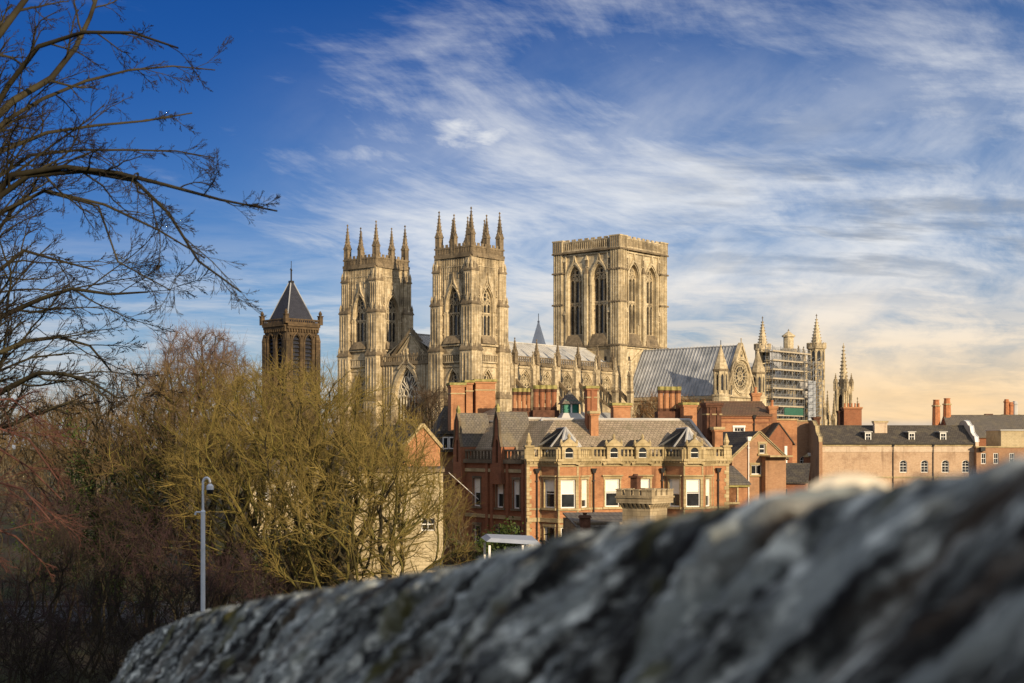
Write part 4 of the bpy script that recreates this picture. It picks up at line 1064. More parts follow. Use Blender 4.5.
    dm.box(-.74, .74, -.3, .3, 1.0, 1.14); dm.fr8([(-.74, -.27, 1.14), (.74, -.27, 1.14), (.74, .3, 1.14), (-.74, .3, 1.14)], [(-.04, -.27, 1.68), (.04, -.27, 1.68), (.04, .3, 1.68), (-.04, .3, 1.68)])
    dm.ngon(0, -.1, .1, 1.66, .16, 1.85, 6); dm.ngon(0, -.1, .16, 1.85, .03, 2.1, 6)
    for sg in (-1, 1): dm.ngon(sg * .68, -.1, .1, 1.14, .13, 1.35, 6); dm.ngon(sg * .68, -.1, .13, 1.35, .02, 1.6, 6); dm.bar((sg * .62, -.4), (sg * .95, -.5), .25, -.15, .1)
    dm.face([(-.74, .25, 1.0), (0, .25, 1.55), (0, 3.0, 1.55), (-.74, 3.0, 1.0)], 'slate'); dm.face([(.74, .25, 1.0), (0, .25, 1.55), (0, 3.0, 1.55), (.74, 3.0, 1.0)], 'slate')
    dm.box(-.62, -.58, .25, 3.0, -.5, 1.0, 'slate'); dm.box(.58, .62, .25, 3.0, -.5, 1.0, 'slate')
    dme = mk('dormer', dm); ds = sash_mesh(.72, .92, 1, 2, True, .035, frame='blind')
    dz = zpb - .1
    dl = [(b1 + bl + fw_ / 2, -bp), (U(613), 0), (U(641.5), 0), (b2 + bl + fw_ / 2, -bp)]
    for u, d in dl:
        o = link('dormer', dme, root, (u, d - .12, dz)); o.scale = (.86, 1, .86); wn = link('dormer_window', ds[0][1], o, (0, -.12, 0))
    pane_me = ds[1][1]
    for o in list(root.children):
        if o.name.startswith('dormer'): link('dormer_pane', pane_me, o, (0, -.115, 0))
    # --- roof: hipped, stone tiled, and the leaded bay roofs
    rz0 = zcor + .05; rz1 = Z(419.5, 6, 6)
    rf = MB(mat='stone_tiles'); e = .45
    ur0, ur1 = U(542, 6), U(690, 6); dr = 6.0
    A, Bq, C_, D_ = (e, e, rz0), (u1 - e, e, rz0), (u1 - e, dep, rz0), (e, dep, rz0)
    R0, R1, R2, R3 = (ur0, dr, rz1), (ur1, dr, rz1), (ur1, dep - 4, rz1), (ur0, dep - 4, rz1)
    rf.face([A, Bq, R1, R0]); rf.face([Bq, C_, R2, R1]); rf.face([C_, D_, R3, R2]); rf.face([D_, A, R0, R3]); rf.face([R0, R1, R2, R3], 'lead')
    for p, q in ((A, R0), (Bq, R1)): rf.rod(p, q, .12, n=6, mat='lead_pale')
    rf.rod(R0, R1, .13, n=6, mat='lead_pale')
    rf.build('roof', root)
    for b0 in (b1, b2):
        br = MB(mat='lead'); cz = Z(431, b0 + 1.5, -.3)
        base = [(b0 + .1, .3, rz0), (b0 + bl, -bp + .25, rz0), (b0 + bl + fw_, -bp + .25, rz0), (b0 + bw_ - .1, .3, rz0), (b0 + bw_ - .1, 2.4, rz0 + 1.0), (b0 + .1, 2.4, rz0 + 1.0)]
        ap = (b0 + bw_ / 2 + .1, .5, cz + .25)
        for k in range(5): br.face([base[k], base[k + 1], ap], 'slate' if k in (0,) else 'lead')  # left slope of the lead roof darkened with slate to stand in for shade
        for k in range(5): br.rod(base[k], ap, .09, n=5, mat='lead_pale')
        br.rod(ap, (b0 + bw_ / 2 + .1, 3.2, cz + .2), .08, n=5, mat='lead_pale'); br.face([base[3], base[4], (b0 + bw_ / 2 + .1, 3.2, cz + .2), ap], 'weathered_slate'); br.face([base[0], base[5], (b0 + bw_ / 2 + .1, 3.2, cz + .2), ap], 'slate')  # left side takes the darker slate, shade put into the material
        br.build('bay_roof', root)
    # --- drainpipes
    for px, d0 in ((593.5, 0), (662, 0), (718, 0), (536.8, 0)): drain(root, FR0, U(px), 0, zcor - .9)
    # --- chimneys, all rising from the roof behind
    def ch(pl, pr, pt, pb, d, **k):
        a, b = U(pl, d), U(pr, d); return chimney(root, (a + b) / 2, d, min(Z(pb, a, d), rz1) - 1.0, Z(pt, a, d), b - a, k.pop('dp', .9), **k)
    shafts(root, U(512, 9), U(531, 9), 9, Z(418, 0, 9), Z(388, 0, 9), 4)
    shafts(root, U(533, 8.5), U(557, 8.5), 8.5, Z(417, 1, 8.5), Z(385, 1, 8.5), 4, sooty=True)
    shafts(root, U(657.5, 8.5), U(681, 8.5), 8.5, Z(418, 8, 8.5), Z(386, 8, 8.5), 4)
    ch(586, 596, 386, 424, 5.0, mat='red_brick', dp=.8, ribs=1); ch(590, 597.5, 411, 436, 4.0, band=False, cap='sandstone_trim', dp=.6)
    ch(612, 629, 403, 420, 8.0, band=False); ch(682, 695, 402.5, 424, 7.5, band=False)
    ch(704.5, 719, 403, 436, 3.6, mat='sooty_brick', ribs=2, cap='sooty_brick', dp=1.1); ch(713.5, 721.5, 427, 450, 2.4, band=False, cap='sandstone_trim', dp=.6)
    # --- green louvred cupola
    d = 7.5; cu = U(569.5, d); zb, zm, ze = Z(420, cu, d), Z(404.5, cu, d), Z(391.5, cu, d)
    c1 = MB(mat='lead_pale'); c1.frus(cu, d, .95, .95, zb, .62, .62, zb + .55); c1.frus(cu, d, .6, .6, zb + .5, .6, .6, zm - .85)
    zt = Z(410, cu, d); c1.frus(cu, d, .8, .8, zm + .02, .05, .05, ze, 'weathered_slate'); cup = c1.build('cupola', root)
    c2 = MB(mat='green_paint'); c2.cbox(cu, d, .56, .56, zb + .45, zm)
    for sg in range(4):
        c2.fr((cu, d, 0, sg * math.pi / 2))
        for x in (-.56, 0, .56): c2.box(x - .06, x + .06, -.62, -.5, zb + .5, zm, 'white_paint' if x == 0 else None)
        for k in range(6): z = zb + .62 + k * .17; c2.box(-.5, .5, -.6, -.55, z, z + .08)
    c2.build('louvre', cup)

    # --- the side range running back to the left, its face turned from the sun; darker brick adds to the shade
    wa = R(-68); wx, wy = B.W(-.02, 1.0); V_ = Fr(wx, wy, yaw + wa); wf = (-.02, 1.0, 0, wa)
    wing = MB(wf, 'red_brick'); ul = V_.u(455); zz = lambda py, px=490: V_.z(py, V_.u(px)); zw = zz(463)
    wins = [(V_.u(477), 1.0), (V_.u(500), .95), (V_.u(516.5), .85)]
    hs = [rect(u - w_ / 2, u + w_ / 2, zz(507), zz(479)) for u, w_ in wins] + [rect(u - w_ / 2, u + w_ / 2, zz(558), zz(526)) for u, w_ in wins]
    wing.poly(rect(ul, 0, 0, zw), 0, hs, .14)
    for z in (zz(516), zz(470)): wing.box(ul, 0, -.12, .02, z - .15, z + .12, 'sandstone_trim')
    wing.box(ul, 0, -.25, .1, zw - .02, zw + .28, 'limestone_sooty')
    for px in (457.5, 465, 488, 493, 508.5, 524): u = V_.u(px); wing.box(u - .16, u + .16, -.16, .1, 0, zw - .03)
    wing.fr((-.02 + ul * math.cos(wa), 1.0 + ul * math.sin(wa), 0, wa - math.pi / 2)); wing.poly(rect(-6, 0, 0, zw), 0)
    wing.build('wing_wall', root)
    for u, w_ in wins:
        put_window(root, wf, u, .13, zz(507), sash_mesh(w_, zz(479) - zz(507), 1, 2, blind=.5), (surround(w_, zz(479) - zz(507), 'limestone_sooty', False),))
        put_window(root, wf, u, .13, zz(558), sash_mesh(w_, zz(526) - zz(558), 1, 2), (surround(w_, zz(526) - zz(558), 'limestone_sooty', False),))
    wb = MB(wf, 'limestone_sooty'); wb.box(ul, 0, -.1, .15, zw + .9, zw + 1.05)
    for k in range(20): u = ul + .2 + k * (-ul - .3) / 20; wb.box(u - .06, u + .06, -.04, .08, zw + .28, zw + .9)
    wb.build('wing_balustrade', root)
    wr = MB(wf, 'stone_tiles'); dk, dz_ = 2.6, 5.2
    zk, zr = V_.z(421.5, V_.u(480), dk), V_.z(405, V_.u(480), dz_)
    wr.face([(ul, .3, zw + .3), (.3, .3, zw + .3), (.3, dk, zk), (ul, dk, zk)])
    ua, ub = V_.u(464, dk), V_.u(497, dk); va, vb = V_.u(466, dz_), V_.u(497, dz_)
    wr.face([(ua, dk, zk + .03), (ub, dk, zk + .03), (vb, dz_, zr), (va, dz_, zr)]); wr.rod((ua, dk, zk + .05), (ub, dk, zk + .05), .07, n=5, mat='lead_pale'); wr.rod((va, dz_, zr), (vb, dz_, zr), .14, n=6, mat='limestone_sooty')
    wr.face([(va, dz_, zr), (vb, dz_, zr), (vb, dz_ + 2.5, zk - 1), (va, dz_ + 2.5, zk - 1)]); wr.face([(ua, dk, zk), (va, dz_, zr), (va, dz_ + 2.5, zk - 1), (ul, dz_, zw)]); wr.face([(ub, dk, zk), (vb, dz_, zr), (vb, dz_ + 2.5, zk - 1)])
    wr.face([(ul, .3, zw + .3), (ul, dk, zk), (ua, dk, zk), (ul, dz_, zw)])
    wr.build('wing_roof', root)
    rr_ = MB(mat='stone_tiles'); zq = Z(418.5, 0, 7); ra, rb = U(506, 7), U(541, 7)
    rr_.face([(ra, 2.5, zw + .6), (e + .4, 2.5, rz0 + .3), (rb, 7, zq), (ra, 7, zq)]); rr_.face([(ra, 7, zq), (rb, 7, zq), (rb, 11, zw), (ra, 11, zw)]); rr_.rod((ra, 7, zq), (rb, 7, zq), .12, n=6, mat='lead_pale'); rr_.build('link_roof', root)
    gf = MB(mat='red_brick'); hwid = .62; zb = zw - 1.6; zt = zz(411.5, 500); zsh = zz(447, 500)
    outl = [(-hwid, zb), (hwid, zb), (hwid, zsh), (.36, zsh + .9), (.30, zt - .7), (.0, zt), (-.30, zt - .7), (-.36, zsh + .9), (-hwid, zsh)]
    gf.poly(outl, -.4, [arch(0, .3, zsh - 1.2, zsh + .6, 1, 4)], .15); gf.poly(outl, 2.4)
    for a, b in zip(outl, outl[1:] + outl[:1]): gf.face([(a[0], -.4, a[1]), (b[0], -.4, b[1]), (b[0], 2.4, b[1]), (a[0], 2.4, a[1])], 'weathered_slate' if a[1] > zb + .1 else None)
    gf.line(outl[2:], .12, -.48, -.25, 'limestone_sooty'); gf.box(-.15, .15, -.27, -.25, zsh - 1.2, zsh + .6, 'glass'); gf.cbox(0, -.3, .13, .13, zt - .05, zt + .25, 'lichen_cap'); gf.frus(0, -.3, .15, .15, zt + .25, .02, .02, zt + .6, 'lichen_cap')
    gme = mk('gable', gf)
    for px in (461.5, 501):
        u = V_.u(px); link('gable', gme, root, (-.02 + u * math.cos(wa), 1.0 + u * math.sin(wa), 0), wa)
    wd = 9.5
    # big three flue stack and slate dormer at far left
    d = wd + 5
    for pl, pr, pt in ((449.5, 463, 383), (464.5, 471, 380.5), (474, 493.5, 379.5)):
        a, b = U(pl, d), U(pr, d); chimney(root, (a + b) / 2, d, 10, Z(pt, a, d), b - a, 1.6, cap='lichen_cap')
    sd_ = MB(mat='slate'); a, b = U(431, d), U(459, d); zo = Z(452, a, d); zq = Z(428, a, d)
    sd_.face([(a, d - 1, zo), (b, d - 1, zo), (b, d + 3, Z(405, a, d)), (a + 1.6, d + 3, Z(405, a, d))]); sd_.face([(a, d - 1, zo), (a + 1.6, d + 3, Z(405, a, d)), (a, d + 7, zo)])
    sd_.box(U(440, d), U(456, d), d - 1.6, d + 2, zo, Z(434, a, d)); sd_.box(U(438, d), U(457, d), d - 1.8, d + 2.5, Z(434, a, d), Z(431, a, d))
    o = sd_.build('attic_dormer', root)
    for px in (445.5, 452): 
        res = sash_mesh(.5, 1.0, 1, 1, rail=False); w2 = link('window', res[0][1], o, (U(px, d - 1.65), d - 1.68, zo + .25)); link('dormer_pane', res[1][1], o, (U(px, d - 1.65), d - 1.675, zo + .25))
    # lower wall under that dormer so it stands on something
    lw_ = MB(mat='brown_brick'); lw_.box(a + .1, U(456, d), d - .8, d + 6.5, 0, zo); lw_.build('rear_wall', root)
    # a white flag pole slanting from the wing
    fp = MB(wf, 'white_paint'); fp.rod((V_.u(479), -.05, zz(500)), (V_.u(466), -1.6, zz(473)), .03, .02, n=6); fp.build('flagpole', root)
    return root
brick_house()

# ------------------------------------------------------------------ generic house body
def gable_house(root, w, dep, ze, zr, mat, roof, front_ops=(), overhang=.25, gable_front=True, names=('wall', 'roof'), back=True):
    wl = MB(mat=mat)
    if gable_front:
        out = [(0, 0), (w, 0), (w, ze), (w / 2, zr), (0, ze)]
        wl.poly(out, 0, list(front_ops), .13); wl.poly(out, dep)
        wl.fr((0, 0, 0, -math.pi / 2)); wl.poly(rect(-dep, 0, 0, ze), 0); wl.fr((w, 0, 0, math.pi / 2)); wl.poly(rect(0, dep, 0, ze), 0)
        r = MB(mat=roof); o = overhang; sl = (zr - ze) / (w / 2)
        for sg in (-1, 1):
            x = w / 2 + sg * (w / 2 + o)
            r.fr8([(w / 2, -o * .4, zr + .02), (x, -o * .4, ze - sl * o + .02), (x, dep, ze - sl * o + .02), (w / 2, dep, zr + .02)], [(w / 2, -o * .4, zr + .16), (x, -o * .4, ze - sl * o + .16), (x, dep, ze - sl * o + .16), (w / 2, dep, zr + .16)])
    else:
        wl.poly(rect(0, w, 0, ze), 0, list(front_ops), .13); wl.poly(rect(0, w, 0, ze), dep)
        side = [(0, 0), (dep, 0), (dep, ze), (dep / 2, zr), (0, ze)]
        wl.fr((w, 0, 0, math.pi / 2)); wl.poly(side, 0); wl.fr((0, dep, 0, -math.pi / 2)); wl.poly(side, 0)
        r = MB(mat=roof); o = overhang; sl = (zr - ze) / (dep / 2)
        r.fr8([(0, -o, ze - sl * o + .02), (w, -o, ze - sl * o + .02), (w, dep / 2, zr + .02), (0, dep / 2, zr + .02)], [(0, -o, ze - sl * o + .16), (w, -o, ze - sl * o + .16), (w, dep / 2, zr + .16), (0, dep / 2, zr + .16)])
        r.fr8([(0, dep + o, ze - sl * o + .02), (w, dep + o, ze - sl * o + .02), (w, dep / 2, zr + .02), (0, dep / 2, zr + .02)], [(0, dep + o, ze - sl * o + .16), (w, dep + o, ze - sl * o + .16), (w, dep / 2, zr + .161), (0, dep / 2, zr + .161)])
        r.rod((0, dep / 2, zr + .14), (w, dep / 2, zr + .14), .11, n=6)
    return wl.build(names[0], root), r.build(names[1], root)

def small_gable_house():
    yaw = R(20); D = 116; B = Fr((732 - 512) / F * D, D, yaw); U, Z = B.u, B.z
    w = U(786); ze = Z(458, w / 2); zr = Z(433, w / 2)
    t = thing('gabled_house', 'small orange brick house with its gable and white pipe facing us beside the balustraded house', 'house', (B.ox, B.oy, 0), yaw)
    ww, wh = .55, Z(444, 2) - Z(453.5, 2); w2, h2 = 1.0, Z(465, 2) - Z(474.5, 2)
    a, b = U(762.3), U(756.6); c = U(757)
    gable_house(t, w, 9.5, ze, zr, 'brown_brick', 'slate', [rect(a - ww / 2, a + ww / 2, Z(453.5, 2), Z(444, 2)), rect(b - w2 / 2, b + w2 / 2, Z(474.5, 2), Z(465, 2))])
    put_window(t, (0, 0, 0, 0), a, .12, Z(453.5, 2), sash_mesh(ww, wh, 1, 2, fw=.06), (surround(ww, wh, hood=False),))
    put_window(t, (0, 0, 0, 0), b, .12, Z(474.5, 2), sash_mesh(w2, h2, 2, 1, fw=.07, rail=False), (surround(w2, h2, hood=False),))
    drain(t, (0, 0, 0, 0), U(748), 0, Z(441, 2), 'white_paint')
    c2 = MB(mat='sandstone_trim'); c2.line([(-.1, ze), (w / 2, zr + .1), (w + .1, ze)], .2, -.1, .05); c2.build('coping', t)
    ex = MB(mat='brown_brick'); u0, u1_ = U(765.5, -.7), U(786, -.7); ex.box(u0, u1_, -.7, -.01, 0, Z(457, u0)); ex.box(u0 - .1, u1_ + .1, -1.62, -.012, Z(457, u0), Z(457, u0) + .14, 'sandstone_trim'); ex.build('extension', t)
    return B
small_gable_house()
def side_cottage():
    D = 108.5; B = Fr((728.5 - 512) / F * D, D, R(12)); U, Z = B.u, B.z
    t = thing('brick_annexe', 'low orange brick annexe with a sash window, tucked between the balustraded house and gabled house', 'house', (B.ox, B.oy, 0), R(12))
    w = U(747.5); zt = Z(504 - 19, 1); 
    wl = MB(mat='orange_brick'); a = U(732.2); wh = Z(487.5, 1) - Z(502, 1); ww = .75
    wl.poly(rect(0, w, 0, zt), 0, [rect(a - ww / 2, a + ww / 2, Z(502, 1), Z(487.5, 1))], .13); wl.fr((w, 0, 0, math.pi / 2)); wl.poly(rect(0, 4, 0, zt), 0); wl.box(-w * 0 + 0, 0.001, 0, 0.001, 0, .1); wl.build('wall', t)
    put_window(t, (0, 0, 0, 0), a, .12, Z(502, 1), sash_mesh(ww, wh, 2, 2), (surround(ww, wh, hood=False),))
    r = MB(mat='weathered_slate'); r.fr8([(0, -.25, zt), (w + .2, -.25, zt), (w + .2, 3.6, zt + 1.3), (0, 3.6, zt + 1.3)], [(0, -.25, zt + .12), (w + .2, -.25, zt + .12), (w + .2, 3.6, zt + 1.42), (0, 3.6, zt + 1.42)]); r.box(0, w + .1, -.2, .04, zt - .15, zt - .002, 'lichen_cap'); r.build('roof', t)
side_cottage()

def brick_block():
    D = 140; B = Fr((712 - 512) / F * D, D, R(4)); U, Z = B.u, B.z
    t = thing('brick_range', 'orange brick range with brown tiled roof and one white window below the rose window gable', 'house', (B.ox, B.oy, 0), R(4))
    w = U(772); ze = Z(415.5, w / 2); zr = Z(403.5, w / 2, 4)
    a = U(739); ww, wh = .95, Z(427.5, 3) - Z(435.5, 3)
    gable_house(t, w, 8, ze, zr, 'orange_brick', 'pantiles', [rect(a - ww / 2, a + ww / 2, Z(435.5, 3), Z(427.5, 3))], gable_front=False)
    put_window(t, (0, 0, 0, 0), a, .12, Z(435.5, 3), sash_mesh(ww, wh, 3, 2, fw=.07), (surround(ww, wh, 'white_paint', False),))
    s = MB(mat='red_brick'); s.box(0, w, -.07, .02, Z(423, 3), Z(421.5, 3)); s.box(0, w, -.12, .02, ze - .3, ze - .05); s.build('string_course', t)
    drain(t, (0, 0, 0, 0), U(754), 0, ze - .3)
    chimney(t, U(755.5, 5), 5, zr - 1.5, Z(393, w / 2, 5), .8, .8, cap='orange_brick', band=False, pots=1)
    chimney(t, U(773), .4, ze - 3.5, Z(406, w / 2), .75, .9, cap='orange_brick', band=False, pots=1)
    e = MB(mat='orange_brick'); u0, u1 = w + .01, U(797, 1); e.box(u0, u1, 1, 8, 0, Z(420, 6)); e.box(u0, u1 + .1, .9, 8.1, Z(420, 6), Z(420, 6) + .15, 'sandstone_trim'); e.build('rear_extension', t)
brick_block()

def valley_roofs():
    D = 138; B = Fr((766 - 512) / F * D, D, R(4)); U, Z = B.u, B.z
    t = thing('slate_roofed_house', 'narrow dark slate roof wedged between the gabled house and the curved gable wall', 'house', (B.ox, B.oy, 0), R(4))
    w = 2.6; gable_house(t, w, 8, Z(442, 1), Z(424, 1), 'red_brick', 'slate')
    g = MB(mat='white_paint'); g.box(w * .7, w * .8, -.06, .0, 2, Z(446, 1)); g.build('drainpipe', t)
valley_roofs()

def lean_to():
    D = 124; B = Fr((757 - 512) / F * D, D, R(-14)); U, Z = B.u, B.z
    t = thing('low_outbuilding', 'low dark slate lean-to roof in front of the shadowed curved gable', 'outbuilding', (B.ox, B.oy, 0), R(-14))
    w = U(806); z0 = Z(482, 1); z1 = Z(464, 2, 4.5)
    wl = MB(mat='red_brick'); wl.box(0, w, 0, 4.5, 0, z0 - .15); wl.build('wall', t)
    r = MB(mat='slate'); r.fr8([(-.2, -.3, z0 - .1), (w + .2, -.3, z0 - .1), (w + .2, 4.5, z1), (1.6, 4.5, z1)], [(-.2, -.3, z0), (w + .2, -.3, z0), (w + .2, 4.5, z1 + .1), (1.6, 4.5, z1 + .1)]); r.rod((-.2, -.3, z0), (1.6, 4.5, z1 + .12), .08, n=5, mat='lead_pale'); r.build('roof', t)
    b = MB(mat='black_iron'); b.box(.1, 1.5, -.5, -.31, z0 - 1.6, z0 - .3); b.box(2.0, 2.6, -.5, -.31, z0 - 1.6, z0 - .6); b.build('extract_duct', t)
lean_to()

# ------------------------------------------------------------------ the long row with dormers and curved gables
def row_building():
    D = 190; B = Fr((820 - 512) / F * D, D, 0.0); U, Z = B.u, B.z
    t = thing('terrace_house', 'long pale brick range with dark slate roof, three dormers and scrolled end gables', 'house', (B.ox, B.oy, 0), 0)
    w = U(976); dep = 9; ze, zr = Z(443.5, 5), Z(427, 5, 4.5)
    wins = [U(903.3), U(924.5), U(945.3), U(965.6)]; ww, wh = .98, Z(460, 5) - Z(472.5, 5); zs = Z(472.5, 5)
    low = Z(500, 5)
    ops = [arch(u, ww, zs, zs + wh, .5, 5) for u in wins] + [rect(u - .5, u + .5, low, low + 1.7) for u in wins]
    gable_house(t, w, dep, ze, zr, 'buff_brick', 'slate', ops, gable_front=False)
    lim = MB(mat='limewashed_brick'); lim.box(0, w, -.06, .02, Z(452, 5), ze - .35); lim.box(0, w, -.16, .02, ze - .35, ze - .05, 'sandstone_trim'); lim.box(0, w, -.08, .02, Z(478, 5), Z(476.5, 5), 'sandstone_trim'); lim.box(0, w, -.36, -.24, ze - .12, ze + .0, 'black_iron'); lim.build('wall_band', t)
    for u in wins:
        put_window(t, (0, 0, 0, 0), u, .12, zs, sash_mesh(ww, wh, 2, 4, True, .08)); put_window(t, (0, 0, 0, 0), u, .12, low, sash_mesh(1.0, 1.7, 2, 4))
    for px in (893, 933): drain(t, (0, 0, 0, 0), U(px), 0, Z(446.5, 5))
    db = MB(mat='white_paint'); dw = .95; db.poly(rect(-dw / 2, dw / 2, 0, 1.2), 0, [rect(-.36, .36, .12, 1.05)], .1); db.box(-dw / 2 - .1, dw / 2 + .1, -.12, 2.4, 1.2, 1.32, 'lead_pale')
    for sg in (-1, 1): db.box(min(sg * dw / 2, sg * (dw / 2 - .06)), max(sg * dw / 2, sg * (dw / 2 - .06)), .0, 2.4, 0, 1.2, 'slate')
    dme = mk('dormer', db); sw = sash_mesh(.72, .93, 2, 2, fw=.06)
    for px, k in ((911.6, 0), (943, 0), (868, 0)):
        u = U(px, .8); o = link('dormer', dme, t, (u, .7, Z(443, u) + .25)); link('window', sw[0][1], o, (0, .05, .12)); link('dormer_pane', sw[1][1], o, (0, .055, .12))
    # scrolled parapets at each end
    for (uu, mt) in ((0, 'brown_brick'), (w, 'limewashed_brick')):
        pr = [(-.5, 0), (-.5, ze + .2), (-.2, ze + .9), (.5, ze + 1.1), (1.3, ze + 1.5), (1.8, ze + 2.4), (2.4, zr + .2), (3.4, zr + .75), (4.5, zr + .9)]
        out = pr + [(dep - x, z) for x, z in pr[::-1]]
        m = MB(mat=mt)
        m.fr((uu + .22, 0, 0, math.pi / 2)); m.poly(out, 0); m.poly(out, .45)
        for a, b in zip(out[1:-1], out[2:-1]): m.face([(a[0], -.04, a[1]), (b[0], -.04, b[1]), (b[0], .49, b[1]), (a[0], .49, a[1])], 'white_paint' if uu else 'sandstone_trim'); m.line([a, b], .14, -.05, .0, 'white_paint' if uu else 'sandstone_trim')
        m.face([(-.5, 0, 0), (-.5, .45, 0), (-.5, .45, ze + .2), (-.5, 0, ze + .2)]); m.build('scrolled_gable', t)
    chimney(t, U(880, 3.0), 3.0, ze + .6, Z(421, 5, 3), 1.7, 1.0, mat='limewashed_brick', cap='sandstone_trim', band=False)
    chimney(t, U(816, 6), 6, ze, Z(417, 0, 6), .8, 1.4, mat='sooty_brick', cap='sooty_brick', band=False)
row_building()
def curved_gable_wall():
    D = 196; B = Fr((784 - 512) / F * D, D, R(3)); U, Z = B.u, B.z
    t = thing('blind_gable_house', 'plain brown brick house wall with a small arched window, left of the scrolled gable', 'house', (B.ox, B.oy, 0), R(3))
    w = U(813); wl = MB(mat='brown_brick'); zt = Z(421.5, 2); a = U(804.5); wh = Z(456, 2) - Z(465, 2)
    wl.poly(rect(0, w, 0, zt), 0, [arch(a, 1.3, Z(465, 2), Z(456, 2), .5, 5)], .13); wl.poly(rect(0, w, 0, zt), 8); wl.fr((w, 0, 0, math.pi / 2)); wl.poly(rect(0, 8, 0, zt), 0); wl.fr((0, 0, 0, -math.pi / 2)); wl.poly(rect(-8, 0, 0, zt), 0); wl.build('wall', t)
    c = MB(mat='sandstone_trim'); c.box(-.08, w + .08, -.1, 8.1, zt, zt + .18); c.build('coping', t)
    put_window(t, (0, 0, 0, 0), a, .12, Z(465, 2), sash_mesh(1.3, wh, 3, 2, True, .07))
    r = MB(mat='red_brick'); r.cbox(w - .75, -.55, .6, .5, 0, Z(457, 4)); r.frus(w - .75, -.55, .68, .58, Z(457, 4), .1, .1, Z(453, 4), 'sandstone_trim'); r.build('buttress', t)
    l = MB(mat='white_paint'); l.frus(w - .8, -1.2, .12, .12, Z(456, 4), .22, .22, Z(453.2, 4)); l.box(w - .84, w - .76, -1.2, -.4, Z(453.2, 4), Z(452.8, 4)); l.build('wall_lamp', t)
curved_gable_wall()
def chimney_block():
    D = 215; X = (858 - 512) / F * D; z = lambda py: EYE + (HY - py) / F * D
    t = thing('house_behind', 'house behind the long range, shown by its broad orange chimney with five pots', 'house', (X, D, 0))
    gable_house(t, 6, 8, z(440), z(430), 'red_brick', 'pantiles', gable_front=False)
    c = chimney(t, -.0, 4, z(432), z(406.5), 2.7, 1.6, mat='red_brick', cap='orange_brick', band=False, pots=5)
    chimney(t, -1.55, 4.6, z(432), z(410), .9, 1.2, mat='sooty_brick', cap='sooty_brick', band=False)
chimney_block()
def right_buildings():
    D = 205; B = Fr((950 - 512) / F * D, D, R(-6)); U, Z = B.u, B.z
    t = thing('stone_roofed_house', 'house at far right with broad pale weathered stone roof and two tall round chimneys', 'house', (B.ox, B.oy, 0), R(-6))
    w = U(1060); gable_house(t, w, 10, Z(437, 4), Z(416.5, 4, 5), 'red_brick', 'weathered_slate', gable_front=False)
    for px, pt in ((936.2, 398.5), (947, 397)):
        u = U(px, 5); m = MB(mat='terracotta'); zb, zt = Z(428, 4), Z(pt, 4); m.ngon(u, 5, .62, zb, .55, zt - 1.0); m.ngon(u, 5, .68, zt - 1.0, .68, zt - .8, mat='sandstone_trim'); m.ngon(u, 5, .5, zt - .8, .42, zt - .1); m.ngon(u, 5, .5, zt - .1, .5, zt); m.cbox(u, 5, .8, .8, Z(440, 4), zb, 'limewashed_brick'); m.build('round_chimney', t)
    bse = MB(mat='limewashed_brick'); bse.box(U(931, 4), 0.3, 3.5, 8, 0, Z(427.5, 4)); bse.build('end_wall', t)
    for px, pt, mt in ((1006.5, 398, 'terracotta'), (1011, 401, 'terracotta'), (1015, 400, 'lead_pale')):
        u = U(px, 6); m = MB(mat=mt); zb, zt = Z(417, 4), Z(pt, 4); m.ngon(u, 6, .42, zb, .36, zt - .5); m.ngon(u, 6, .45, zt - .5, .45, zt - .3); m.ngon(u, 6, .36, zt - .3, .3, zt); m.build('chimney_pot', t)
    chimney(t, U(1010.5, 6.8), 6.8, Z(425, 4), Z(413.5, 4), 2.2, .9, mat='red_brick', cap='sandstone_trim', band=False); chimney(t, U(988.5, 6), 6, Z(420, 4), Z(413, 4), .8, .8, mat='sooty_brick', cap='sooty_brick', band=False)
    D = 189; B = Fr((976.5 - 512) / F * D, D, 0); U, Z = B.u, B.z
    t = thing('dark_brick_house', 'dark red brick house with white sash windows at far right, flat roofed box above', 'house', (B.ox, B.oy, 0), 0)
    w = U(1056); zt = Z(447.5, 4); wins = [U(983.6), U(996), U(1012), U(1030)]; ww, wh = .68, Z(453, 4) - Z(464, 4); zs = Z(464, 4)
    wl = MB(mat='brown_brick'); wl.poly(rect(0, w, 0, zt), 0, [rect(u - ww / 2, u + ww / 2, zs, zs + wh) for u in wins], .13); wl.fr((0, 0, 0, -math.pi / 2)); wl.poly(rect(-7, 0, 0, zt), 0); wl.fr((0, 0, 0, 0)); wl.box(-.1, w, -.12, 7, zt, zt + .18, 'sandstone_trim'); wl.build('wall', t)
    for u in wins: put_window(t, (0, 0, 0, 0), u, .12, zs, sash_mesh(ww, wh, 2, 2, fw=.1))
    fb = MB(mat='rendered_stone'); fb.box(U(1001, 2), w, 2, 8, zt, Z(430.5, 4)); fb.box(U(1000, 2), w, 1.8, 8.2, Z(430.5, 4), Z(430.5, 4) + .15, 'lead_pale'); fb.build('roof_extension', t)
    ln = MB(mat='black_iron'); ln.box(.4, 1.0, -.6, .0, Z(451, 4), Z(447, 4)); ln.build('wall_lantern', t)
right_buildings()

